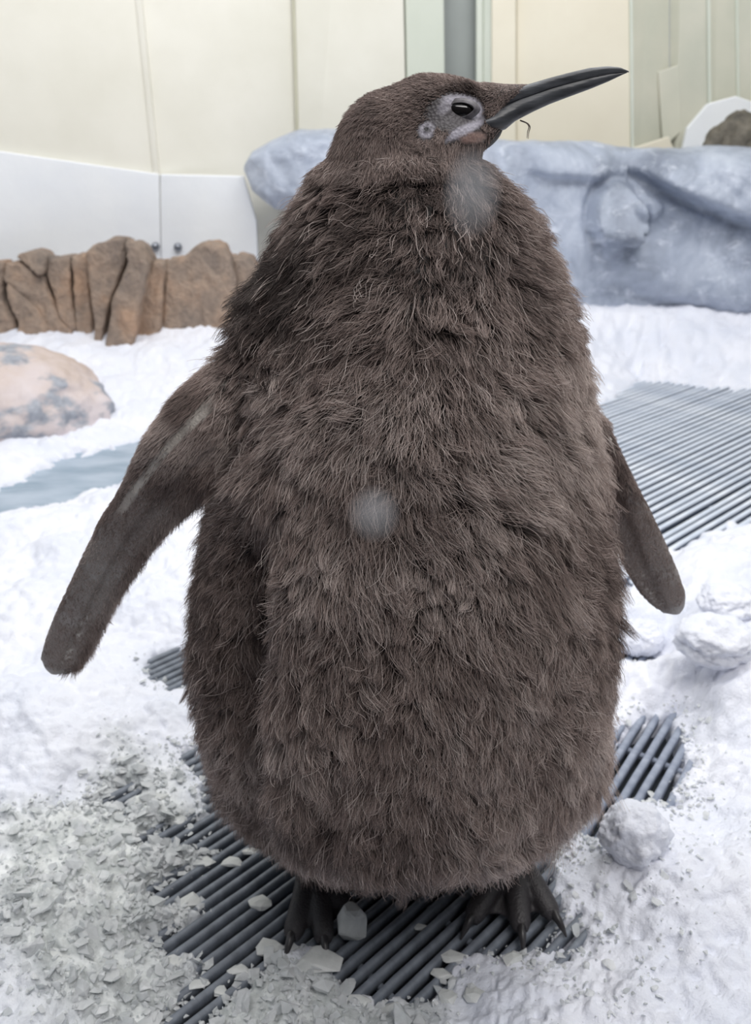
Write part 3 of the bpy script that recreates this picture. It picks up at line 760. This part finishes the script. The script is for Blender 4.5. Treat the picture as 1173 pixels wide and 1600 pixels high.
# soften the neck and head joins
e_ = np.empty(len(body_me.edges) * 2, np.int32); body_me.edges.foreach_get('vertices', e_); e_ = e_.reshape(-1, 2)
deg = np.bincount(e_.reshape(-1), minlength=len(co)).astype(float)
hx, hz_ = hp(655, 232)[0], hp(655, 232)[2]
wS = np.clip(sstep(0.70, 0.75, co[:, 2]), 0, 1) * np.where(np.isin(reg, (0, 1)), 1, 0)
wS = np.maximum(wS, 0.8 * np.exp(-((co - at(395, 560, .66)) ** 2).sum(1) / .05 ** 2))
wS = wS * (1 - 0.7 * sstep(hp(690, 170)[0], hp(740, 170)[0], co[:, 0]) * (co[:, 2] > .8))
for it in range(26):
    acc = np.zeros_like(co); np.add.at(acc, e_[:, 0], co[e_[:, 1]]); np.add.at(acc, e_[:, 1], co[e_[:, 0]])
    co = co + (acc / deg[:, None] - co) * (0.6 * wS)[:, None]
set_co(body_me, co)
no = get_no(body_me)

# picture-plane coordinates of the head profile, usable on both cheeks
hx0, hz0 = hp(0, 0)[0], 0
def head_xy(p):                          # profile coordinates (pixels) of points near the head plane
    q1 = hp(700, 170); q2 = hp(800, 170); q3 = hp(700, 270)
    u = 700 + (p[:, 0] - q1[0]) / (q2[0] - q1[0]) * 100
    w = 170 + (p[:, 2] - q1[2]) / (q3[2] - q1[2]) * 100
    return u, w
hu, hv = head_xy(co)
def blob(u, v, cx, cy_, rx, ry, rot=0.0, soft=0.35):
    c_, s_ = math.cos(rot), math.sin(rot); a = ((u - cx) * c_ + (v - cy_) * s_) / rx; b = (-(u - cx) * s_ + (v - cy_) * c_) / ry
    return sstep(1 + soft, 1 - soft, np.sqrt(a * a + b * b))
is_head = (reg == 1) | ((reg == 0) & (co[:, 2] > 0.80))
side = sstep(0.006, 0.016, np.abs(co[:, 1] - HY))
bare = np.maximum.reduce([blob(hu, hv, 708, 178, 46, 27, -0.08), blob(hu, hv, 663, 205, 13, 13), blob(hu, hv, 724, 203, 40, 9, -0.5), blob(hu, hv, 738, 215, 26, 10, -0.15)]) * side * is_head
pale = np.maximum.reduce([blob(hu, hv, 716, 160, 32, 9, 0.12), blob(hu, hv, 741, 177, 13, 10, -0.7), blob(hu, hv, 716, 206, 42, 7, -0.42), blob(hu, hv, 663, 205, 12, 12), blob(hu, hv, 690, 170, 12, 8, -0.8) * .5])
ear = blob(hu, hv, 663, 204, 5.5, 5, 0, .3)
pinkish = blob(hu, hv, 738, 216, 26, 9, -0.15)
skin = np.tile(np.array(lin(46, 40, 38)[:3]), (len(co), 1))
def paint(mask, rgb):
    global skin
    skin = skin * (1 - mask[:, None]) + np.array(lin(*rgb)[:3]) * mask[:, None]
nf = fbm(co, 260, 2, 5) * .5 + .5
paint(bare, (88, 83, 86)); paint(pinkish * bare, (150, 124, 116)); paint(pale * bare * (0.75 + 0.25 * nf), (196, 192, 204)); paint(ear * bare, (22, 20, 20))
isf = reg == 2
L2 = np.array([at(*r_[:3]) for r_ in FLIP_L]); R2 = np.array([at(*r_[:3]) for r_ in FLIP_R])
fn = fbm(co, 22, 3, 8); fine_n = fbm(co * [1, 1, 1], 420, 2, 9)
pxl = lambda p: (586.5 + FPX * p[:, 0] / (p[:, 1] * _c + (CAM_H - p[:, 2]) * _s), 800 - FPX * (p[:, 1] * _s - (CAM_H - p[:, 2]) * _c) / (p[:, 1] * _c + (CAM_H - p[:, 2]) * _s))
# flipper-local coordinates: distance along the blade and across it
def blade(p, rows):
    C_ = np.array([at(*r_[:3]) for r_ in rows]); W_ = np.array([at(r_[0] + r_[3] * math.cos(math.radians(r_[4])), r_[1] + r_[3] * math.sin(math.radians(r_[4])), r_[2]) for r_ in rows]) - C_
    tq = np.linspace(0, len(rows) - 1, 160); Cq = np.stack([np.interp(tq, np.arange(len(rows)), C_[:, k]) for k in range(3)], 1); Wq = np.stack([np.interp(tq, np.arange(len(rows)), W_[:, k]) for k in range(3)], 1)
    tdir = np.gradient(Cq, axis=0); tdir /= np.linalg.norm(tdir, axis=1)[:, None]
    d = ((p[:, None, :] - Cq[None]) ** 2).sum(2) if len(p) < 60000 else None
    i = d.argmin(1); w = ((p - Cq[i]) * Wq[i]).sum(1) / (Wq[i] ** 2).sum(1)
    return tq[i] / (len(rows) - 1), w, tdir[i], Wq[i] / np.linalg.norm(Wq[i], axis=1)[:, None]
fi = np.where(isf)[0]; fl_left = co[fi, 0] < 0
ft = np.zeros(len(co)); fw = np.zeros(len(co)); fdir = np.zeros((len(co), 3)); fwd = np.zeros((len(co), 3))
for mask_, rows in ((fl_left, FLIP_L), (~fl_left, FLIP_R)):
    ii = fi[mask_]; ft[ii], fw[ii], fdir[ii], fwd[ii] = blade(co[ii], rows)
paint(isf * 1.0, (128, 117, 112))
paint(isf * sstep(-.2, .5, fn) * .6, (138, 132, 128))
paint(isf * sstep(.2, .6, fbm(co, 60, 2, 12)) * .5 * sstep(.3, .6, ft), (160, 155, 152))
paint(isf * sstep(.80, .93, ft) * .8, (158, 154, 152))
strp = isf * sstep(.19, .08, np.abs(fw + np.interp(ft, [.05, .35], [.42, .60]))) * sstep(.03, .06, ft) * sstep(.42, .34, ft)
strp0 = strp.copy(); strp = strp * np.clip(.75 + .45 * fbm(co, 150, 2, 15), 0, 1)
paint(strp * .9, (214, 207, 198))
paint(isf * sstep(.25, .0, np.abs(fw - .25)) * sstep(.55, .62, ft) * sstep(.84, .76, ft) * sstep(0, .5, vnoise(co, 260, 14)) * .8, (206, 202, 196))
paint((reg == 3) * 1.0, (58, 55, 57))
color_attr(body_me, 'skin', np.clip(skin, 0, 1))
t = NT('penguin_skin')
a = t.n('ShaderNodeAttribute', attribute_name='skin'); t.set(Base_Color=a.outputs['Color'], Roughness=0.5)
vor = t.n('ShaderNodeTexVoronoi'); vor.inputs['Scale'].default_value = 420; t.l(t.coord(), vor.inputs['Vector'])
t.bump(vor.outputs['Distance'], 0.35, 0.0015); M['skin'] = t.m

peng = empty('penguin', (0.034, 0.70, 0.0)); tag(peng, 'large fluffy dark brown penguin chick looking to the right, flippers held out', 'penguin')
body = link('body', body_me, M['skin'], peng)

# beak
def beak_loft(cols, wid, power=0.8, n=22):
    out = []
    cols = np.array(cols, float); q = np.linspace(0, len(cols) - 1, 40)
    for s in q:
        px, yt, yb, w, dx = [np.interp(s, np.arange(len(cols)), cols[:, k]) for k in range(5)]
        a = hp(px + dx, yt); b = hp(px - dx, yb); c = (a + b) / 2; h = (a - b) / 2
        ring = []
        for k in np.linspace(0, 2 * math.pi, n, endpoint=False):
            cs, sn = math.cos(k), math.sin(k)
            gro = 1 - 0.16 * math.exp(-((sn - wid) / .16) ** 2)
            ring.append(c + h * np.sign(sn) * abs(sn) ** power + np.array([0, w * HS * np.sign(cs) * abs(cs) ** power * gro, 0]))
        out.append(np.array(ring))
    return loft(out)
# px, top y, bottom y, half width px, skew
UP = [(752, 178, 188, 9, 0), (775, 148, 174, 13, -3), (800, 139, 161, 13, -3), (830, 131, 150, 12.2, -3), (860, 122, 139, 11, -3), (890, 114, 131, 9.5, -3), (923, 106, 123, 8, -2), (950, 103.5, 117, 6, -1), (968, 105, 114, 4, 0), (982, 111, 113, 1.2, 0)]
LO = [(740, 190, 194, 27, 0), (750, 186, 199, 30, 0), (768, 175, 206, 26, 2), (790, 162, 204, 18.5, 3), (808, 153, 189, 13.5, 3), (835, 142, 175, 11.5, 3), (861, 133, 163, 10, 3), (890, 126, 152, 8.8, 3), (923, 118, 139.5, 7.2, 2), (950, 113.5, 128, 5.0, 1), (972, 113.5, 117, 2, 0), (979, 112.5, 114, 1, 0)]
t = NT('beak_horn')
t.set(Base_Color=t.ramp(t.noise(30, 4, vec=t.map((1, 1, 5))), [(0.35, lin(62, 64, 68)), (0.65, lin(98, 101, 106))]), Roughness=0.38)
t.bump(t.noise(90, 4, vec=t.map((.25, 1, 3))), 0.25, 0.002); M['beak'] = t.m
me = mesh('upper_beak', *beak_loft(UP, -0.15)); fix_normals(me); ub = link('upper_beak', me, M['beak'], peng)
me = mesh('lower_beak', *beak_loft(LO, 0.55)); fix_normals(me); lb = link('lower_beak', me, M['beak'], peng)
t = NT('snow_fleck'); t.set(Base_Color=lin(225, 228, 230), Roughness=0.4); M['fleck'] = t.m
for px, py, r_ in ((920, 116, 3.0), (924, 118, 2.4), (838, 145, 2.2), (843, 143, 1.7)):
    me = mesh('snow_fleck', *ellip(hp(px, py) - [0, 8 * HS * (1.3 if px < 900 else .95), 0], np.array([r_, r_ * .7, r_ * .8]) * HS, 0, 2)); link('snow_fleck', me, M['fleck'], ub)

# eyes with lids
def surf_y(px, py, sgn):                 # depth of the cheek surface at a profile point
    q = hp(px, py); d = (co[:, 0] - q[0]) ** 2 + (co[:, 2] - q[2]) ** 2 + np.where((co[:, 1] - HY) * sgn > 0, 0, 9)
    return co[d.argsort()[:6], 1].mean()
t = NT('eye_ball'); t.set(Base_Color=lin(24, 20, 20), Roughness=0.08); M['eye'] = t.m
t = NT('eyelid'); t.set(Base_Color=t.ramp(t.noise(200, 3), [(.35, lin(74, 70, 73)), (.65, lin(112, 108, 114))]), Roughness=0.5); M['lid'] = t.m
for sgn in (-1, 1):
    yc = surf_y(711, 175, sgn)
    c = hp(711, 175); c[1] = yc - sgn * 9.0 * HS
    me = mesh('eye', *ellip(c, np.array([26, 13.5, 13]) * HS, -0.06, 4)); eo = link('eye', me, M['eye'], peng)
    # lids: almond ring domed over the ball
    rings_o = []
    for k in range(3):
        pass
    V_ = []; Fc = []; n = 40; prof = [(1.5, 1.75, -2.2), (1.25, 1.4, 0.4), (1.09, 1.14, 2.2), (1.02, 1.04, 2.4), (0.98, 0.98, 0.8)]
    for ro, rv, dy in prof:
        for k in range(n):
            a = 2 * math.pi * k / n; ca, sa = math.cos(a), math.sin(a)
            ux = 22.5 * ro * ca; vy = (9.6 if sa > 0 else 9.2) * rv * np.sign(sa) * abs(sa) ** 1.25 + 1.5 * ca
            p = hp(711, 175) + np.array([ux, 0, vy]) * HS
            bulge = math.sqrt(max(0.0, 1 - (ux / 38) ** 2 - (vy / 30) ** 2))
            p[1] = yc + sgn * (dy + 3.2 * bulge - 3.5) * HS
            V_.append(p)
    for r_ in range(len(prof) - 1):
        for k in range(n):
            Fc.append((r_ * n + k, r_ * n + (k + 1) % n, (r_ + 1) * n + (k + 1) % n, (r_ + 1) * n + k))
    me = mesh('eyelid', V_, Fc); fix_normals(me); lo = link('eyelid', me, M['lid'], peng)
    so = lo.modifiers.new('s', 'SOLIDIFY'); so.thickness = 0.0012; so.offset = -1

# claws
t = NT('claw_horn'); t.set(Base_Color=t.ramp(t.noise(60, 3), [(.3, lin(36, 34, 36)), (.7, lin(66, 64, 66))]), Roughness=0.35); M['claw'] = t.m
for A_, T_ in ((LEFT_A, LEFT_T), (RIGHT_A, RIGHT_T)):
    for tp in T_:
        d = np.array(tp) - np.array(A_); d[2] = 0; d /= np.linalg.norm(d); s = np.cross(d, [0, 0, 1]); out = []
        for k, (f, zz, r_) in enumerate(((-.008, .014, .0055), (0, .0150, .0062), (.008, .0125, .0050), (.015, .0080, .0034), (.021, .0025, .0012))):
            c = np.array([tp[0], tp[1], 0]) + d * f + [0, 0, zz]
            out.append(np.array([c + s * r_ * .85 * math.cos(a) + np.array([0, 0, 1.05]) * r_ * math.sin(a) for a in np.linspace(0, 2 * math.pi, 10, endpoint=False)]))
        me = mesh('claw', *loft(out)); fix_normals(me); link('claw', me, M['claw'], peng)

# ---- plumage: hair curves grown from the body surface
body_me.calc_loop_triangles()
nt = len(body_me.loop_triangles); tri = np.empty(nt * 3, np.int32); body_me.loop_triangles.foreach_get('vertices', tri); tri = tri.reshape(-1, 3)
tc_ = co[tri].mean(1); tn = np.cross(co[tri[:, 1]] - co[tri[:, 0]], co[tri[:, 2]] - co[tri[:, 0]]); ta = np.linalg.norm(tn, axis=1) / 2
def vattr(a, ti, bc): return (a[tri[ti]] * bc[..., None] if a.ndim == 2 else a[tri[ti]] * bc).sum(1)
def sample(weight, n):
    w = ta * weight; c = np.cumsum(w); ti = np.searchsorted(c, RNG.uniform(0, c[-1], n)); ti = np.minimum(ti, nt - 1)
    a, b = RNG.uniform(0, 1, n), RNG.uniform(0, 1, n); fl2 = a + b > 1; a[fl2] = 1 - a[fl2]; b[fl2] = 1 - b[fl2]
    bc = np.stack([1 - a - b, a, b], 1)
    p = vattr(co, ti, bc); nn_ = vattr(no, ti, bc); nn_ /= np.linalg.norm(nn_, axis=1)[:, None] + 1e-9
    return p, nn_, ti, bc
def unit(v): return v / (np.linalg.norm(v, axis=1)[:, None] + 1e-9)
def hair_object(name, pts, rad_root, rad_tip, tint, mat, parent):
    n, k = pts.shape[:2]
    hc = bpy.data.hair_curves.new(name); hc.add_curves([k] * n)
    hc.attributes['position'].data.foreach_set('vector', pts.reshape(-1).astype(np.float32))
    s = np.linspace(0, 1, k)[None, :]
    rad = np.asarray(rad_root).reshape(-1, 1) * (1 - s ** 1.5) + np.asarray(rad_tip).reshape(-1, 1) * s ** 1.5
    rad = np.broadcast_to(rad, (n, k))
    ra = hc.attributes.get('radius') or hc.attributes.new('radius', 'FLOAT', 'POINT')
    ra.data.foreach_set('value', rad.reshape(-1).astype(np.float32))
    ti_ = hc.attributes.new('tint', 'FLOAT', 'CURVE'); ti_.data.foreach_set('value', tint.astype(np.float32))
    hc.materials.append(mat)
    o = bpy.data.objects.new(name, hc); COL.objects.link(o); o.parent = parent
    o.matrix_parent_inverse = Matrix.Translation(-Vector(parent_loc(parent)))
    o['kind'] = 'stuff'; return o
def strands(p, n_, comb, lift, length, k, curl, clump_n, clump_w, droop=0.0, seed=0, cj=0.0):
    n = len(p); lift = np.asarray(lift, float)
    if clump_n:
        ids = RNG.choice(n, clump_n, replace=False); kd_ = KDTree(clump_n)
        for j, q in enumerate(ids): kd_.insert(Vector(p[q]), j)
        kd_.balance()
        near_ = np.array([kd_.find(Vector(q))[1] for q in p + RNG.normal(0, .0016, p.shape)])
        if cj:
            comb = comb + RNG.normal(0, cj, (clump_n, 3))[near_]
            lift = np.clip(lift + RNG.normal(0, cj * .7, clump_n)[near_], .12, 2.2)
            length = length * np.exp(RNG.normal(0, .16, clump_n))[near_]
    tcomb = comb - n_ * (comb * n_).sum(1)[:, None]; tcomb = unit(tcomb)
    d0 = unit(tcomb * 1.0 + n_ * np.asarray(lift).reshape(-1, 1))
    d1 = unit(tcomb * 1.0 + n_ * np.asarray(lift).reshape(-1, 1) * 0.35 + np.array([0, 0, -droop]))
    sd = unit(np.cross(d0, n_) + 1e-6)
    s = np.linspace(0, 1, k)
    phs = RNG.uniform(0, 6.28, n); cf = RNG.uniform(2.0, 5.0, n)
    P_ = np.zeros((n, k, 3))
    for i, t_ in enumerate(s):
        P_[:, i] = p + length[:, None] * ((t_ - .5 * t_ * t_) * d0 + .5 * t_ * t_ * d1) 
        P_[:, i] += (curl * length * t_ ** 1.5)[:, None] * (np.sin(phs + cf * t_)[:, None] * sd + np.cos(phs * 1.7 + cf * t_)[:, None] * n_ * .6)
    if clump_n:
        c = ids[near_]
        for i, t_ in enumerate(s):
            w = (clump_w * t_ ** 1.3)
            w = np.asarray(w).reshape(-1, 1)
            P_[:, i] += (P_[c, i] - P_[:, i]) * w * (0.75 + .25 * RNG.uniform(0, 1, (n, 1)))
        return P_, near_
    return P_, np.zeros(n, int)

def fur_material(name, dark, mid, light):
    t = NT(name)
    a = t.n('ShaderNodeAttribute', attribute_name='tint'); hi = t.n('ShaderNodeHairInfo')
    c = t.ramp(a.outputs['Fac'], [(0.0, dark), (0.5, mid), (1.0, light)])
    x = t.n('ShaderNodeMath', operation='MULTIPLY_ADD'); t.l(hi.outputs['Intercept'], x.inputs[0]); x.inputs[1].default_value = 0.85; x.inputs[2].default_value = 0.28
    x.use_clamp = True
    c = t.mix(x.outputs[0], dark, c)  # roots mixed darker: shade of the gaps put into the colour
    t.set(Base_Color=c, Roughness=0.55); t.b.inputs['Specular IOR Level'].default_value = 0.35
    return t.m
M['fur'] = fur_material('brown_down', lin(62, 52, 49), lin(160, 142, 135), lin(226, 212, 205))

rt = reg[tri].astype(int); rtri = np.median(rt, axis=1).astype(int)
bare_t = bare[tri].mean(1)
# (1) body down
wB = np.where((rtri == 0) & (tc_[:, 2] < 0.835), 1.0, 0.0) * (1 - bare_t)
wB *= np.where(tc_[:, 1] > 0.80, 0.55, 1.0)
NB = 300000
p, n_, ti, bc = sample(wB, NB)
cxz = np.interp(p[:, 2], rz, [r_[1] for r_ in RINGS]); rxz = np.interp(p[:, 2], rz, [r_[3] for r_ in RINGS])
lat = np.clip((p[:, 0] - cxz) / rxz, -1, 1)
up_ = sstep(.36, .62, p[:, 2])
comb = np.stack([lat * (0.35 + 0.75 * up_), np.where(p[:, 1] > .72, .5, -.05), -np.ones(NB)], 1)
comb += 0.75 * np.stack([fbm(p, 14, 2, 61), fbm(p, 14, 2, 62), 0.6 * fbm(p, 14, 2, 63)], 1) * (0.45 + 0.55 * up_)[:, None]
comb += 0.35 * np.stack([vnoise(p, 60, 64), vnoise(p, 60, 65), vnoise(p, 60, 66)], 1) + RNG.normal(0, .28, (NB, 3))
lift = np.clip(0.95 + 0.5 * fbm(p, 24, 2, 67) + RNG.normal(0, .25, NB) + .3 * np.abs(lat) ** 3, .2, 2.2)
ln = np.interp(p[:, 2], [.03, .10, .3, .6, .70, .76, .80, .84], [.022, .026, .025, .025, .024, .019, .014, .010]) * (1 + .26 * fbm(p, 28, 2, 68)) * RNG.uniform(.65, 1.2, NB)
ln *= 1 - .55 * np.exp(-((p - at(372, 650, .655)) ** 2).sum(1) / .042 ** 2)
phi_ = np.arctan2(p[:, 1] - np.interp(p[:, 2], rz, [r_[2] for r_ in RINGS]), (p[:, 0] - cxz) * .9) % (2 * math.pi)
ln *= 1 - .5 * np.exp(-((phi_ - math.radians(221)) / math.radians(8)) ** 2) * sstep(.56, .46, p[:, 2]) * sstep(.12, .26, p[:, 2])
P_, cl = strands(p, n_, comb, lift, ln, 6, np.full(NB, .17), 12000, np.clip(.50 + .32 * vnoise(p, 30, 69), .08, .88), droop=.25, cj=.27)
hc_ = RNG.uniform(0, 1, 12001)[cl]
tint = .42 + .36 * fbm(p, 8, 3, 70) + .30 * (hc_ - .5) + RNG.normal(0, .12, NB) + .10 * sstep(.5, .9, lat)  # last term lightens the right flank, a lit edge put into the tint
P_ = np.array(P_)
tint += np.where(RNG.uniform(0, 1, NB) < .035, .45, 0)
dk = np.exp(-((p[:, 0] - at(430, 400, .66)[0]) / .05) ** 2 - ((p[:, 2] - .705) / .06) ** 2)      # wet dark feathers on the right shoulder of the bird
groove = np.exp(-(((p[:, 0] + .115) / .035) ** 2)) * sstep(.60, .52, p[:, 1]) * 0
tint = np.clip(tint - .5 * dk, 0.02, 1)
hair_object('body_plumage', P_, RNG.uniform(.00016, .00026, NB), .00007, tint, M['fur'], peng)
# long pale wisps standing out of the down
NW = 4200
p, n_, ti, bc = sample(wB * (tc_[:, 1] < .78), NW)
lat = np.clip((p[:, 0] - np.interp(p[:, 2], rz, [r_[1] for r_ in RINGS])) / np.interp(p[:, 2], rz, [r_[3] for r_ in RINGS]), -1, 1)
comb = np.stack([lat * (.3 + .8 * sstep(.36, .62, p[:, 2])), 0 * lat, -np.ones(NW)], 1) + .7 * np.stack([fbm(p, 14, 2, 61), fbm(p, 14, 2, 62), fbm(p, 14, 2, 63)], 1) + RNG.normal(0, .3, (NW, 3))
P_, cl = strands(p, n_, comb, np.clip(RNG.normal(.9, .25, NW), .3, 1.6), np.interp(p[:, 2], [.03, .6, .76, .84], [.032, .036, .026, .012]) * RNG.uniform(.8, 1.2, NW), 8, np.full(NW, .20), 1700, np.full(NW, .6), droop=.3)
hair_object('wisps', P_, .00022, .00008, np.clip(RNG.normal(.85, .15, NW), .3, 1), M['fur'], peng)
# (2) head and neck down
wH = np.where((rtri == 1) | ((rtri == 0) & (tc_[:, 2] >= 0.79)), 1.0, 0.0) * np.clip(1 - 1.6 * bare_t, 0, 1)
tu, tv = head_xy(tc_)
wH *= sstep(835, 800, tu + (tv - 150) * .9)
NH = 60000
p, n_, ti, bc = sample(wH, NH); pu, pv = head_xy(p)
lowk = sstep(185, 235, pv + .35 * np.clip(640 - pu, 0, 200))
comb = np.stack([-(1 - .85 * lowk), 0 * p[:, 0], -.35 - .9 * lowk], 1) + .35 * np.stack([fbm(p, 60, 2, 71), fbm(p, 60, 2, 72), fbm(p, 60, 2, 73)], 1) + RNG.normal(0, .15, (NH, 3))
snout = sstep(745, 790, pu) 
ln = (.0065 + .010 * sstep(200, 255, pv) * sstep(760, 700, pu) + .005 * sstep(640, 560, pu)) * (1 - .72 * snout) * RNG.uniform(.6, 1.2, NH)
near_bare = vattr(bare, ti, bc); ln *= 1 - .6 * np.clip(near_bare * 3, 0, 1)
face = sstep(215, 195, pv) * sstep(660, 690, pu) ; ln *= 1 - .3 * face
lift = np.clip(.85 - .5 * snout - .25 * lowk + RNG.normal(0, .2, NH), .15, 1.5)
P_, cl = strands(p, n_, comb, lift, ln, 5, np.full(NH, .10), 5000, np.full(NH, .45), droop=.1)
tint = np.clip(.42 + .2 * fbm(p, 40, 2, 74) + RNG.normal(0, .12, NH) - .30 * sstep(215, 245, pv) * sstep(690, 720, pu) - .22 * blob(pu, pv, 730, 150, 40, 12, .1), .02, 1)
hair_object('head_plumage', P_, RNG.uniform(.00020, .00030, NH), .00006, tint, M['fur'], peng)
# (3) flipper down: short on the blade, longer fringe along the trailing edge
bare_f = strp0
wF = np.where(rtri == 2, 1.0, 0.0) * np.clip(1 - 1.25 * bare_f[tri].mean(1), 0.03, 1)
tt_ = ft[tri].mean(1); tw_ = fw[tri].mean(1)
wF *= 1 - .45 * sstep(.38, .5, tt_) * sstep(.6, .3, tw_)
wF *= np.where((tt_ > .86) & (tw_ < .5), .15, 1.0) * (.45 + 1.0 * sstep(.55, .9, tw_) + 1.2 * sstep(.35, .15, tt_) + .9 * sstep(-.6, -.95, tw_) * sstep(.75, .5, tt_))
NF = 46000
p, n_, ti, bc = sample(wF, NF)
q_t = vattr(ft, ti, bc); q_w = vattr(fw, ti, bc); q_d = unit(vattr(fdir, ti, bc)); q_wd = unit(vattr(fwd, ti, bc))
edge = sstep(.55, .95, q_w); lead = sstep(-.6, -.95, q_w)
comb = q_d + q_wd * (.65 * edge + .1 - .25 * lead)[:, None] + RNG.normal(0, .16, (NF, 3))
ln = (.0038 + .015 * edge + .008 * sstep(.36, .18, q_t) + .005 * lead * sstep(.7, .4, q_t)) * RNG.uniform(.6, 1.25, NF)
ln *= np.where((q_t > .88) & (q_w < .5), .4, 1)
lift = np.clip(.22 + .35 * sstep(.36, .15, q_t) + RNG.normal(0, .08, NF), .08, 1.2)
P_, cl = strands(p, n_, comb, lift, ln, 5, np.full(NF, .08), 5000, np.full(NF, .45), droop=.1)
tint = np.clip(.62 + .26 * fbm(p, 26, 2, 75) + RNG.normal(0, .1, NF), .02, 1)
hair_object('flipper_plumage', P_, RNG.uniform(.00018, .00028, NF), .00005, tint, M['fur'], peng)

# loose down strand hanging under the beak
q = [(812, 188), (822, 192), (826, 198), (824, 206), (823, 216)]
cu = np.array([[hp(x, y) for x, y in q]])
hair_object('loose_down', np.concatenate([cu, cu + [[[.0012, .001, -.0004]] * 5]]), .0005, .0002, np.array([.2, .3]), M['fur'], peng)


# soft puffs of falling snow in front of the bird
t = NT('snow_puff'); t.t.nodes.remove(t.b)
pv_ = t.n('ShaderNodeVolumePrincipled'); gr = t.n('ShaderNodeTexGradient', gradient_type='SPHERICAL'); t.l(t.coord(), gr.inputs[0])
mm = t.n('ShaderNodeMath', operation='MULTIPLY'); t.l(gr.outputs['Fac'], mm.inputs[0]); mm.inputs[1].default_value = 36.0
pv_.inputs['Color'].default_value = (.93, .94, 1, 1); t.l(mm.outputs[0], pv_.inputs['Density']); t.l(pv_.outputs[0], t.out.inputs['Volume'])
for px, py, Y_, r_, lab in ((738, 302, .56, (.021, .021, .030), 'blurred soft puff of falling snow before the neck'), (584, 803, .475, (.019, .019, .020), 'blurred soft puff of falling snow before the belly')):
    me = mesh('snow_puff', *ellip((0, 0, 0), np.array([1, 1, 1]), 0, 3)); o = link('snow_puff', me, t.m); o.location = at(px, py, Y_); o.scale = r_
    tag(o, lab, 'snow puff', 'falling snow puffs')
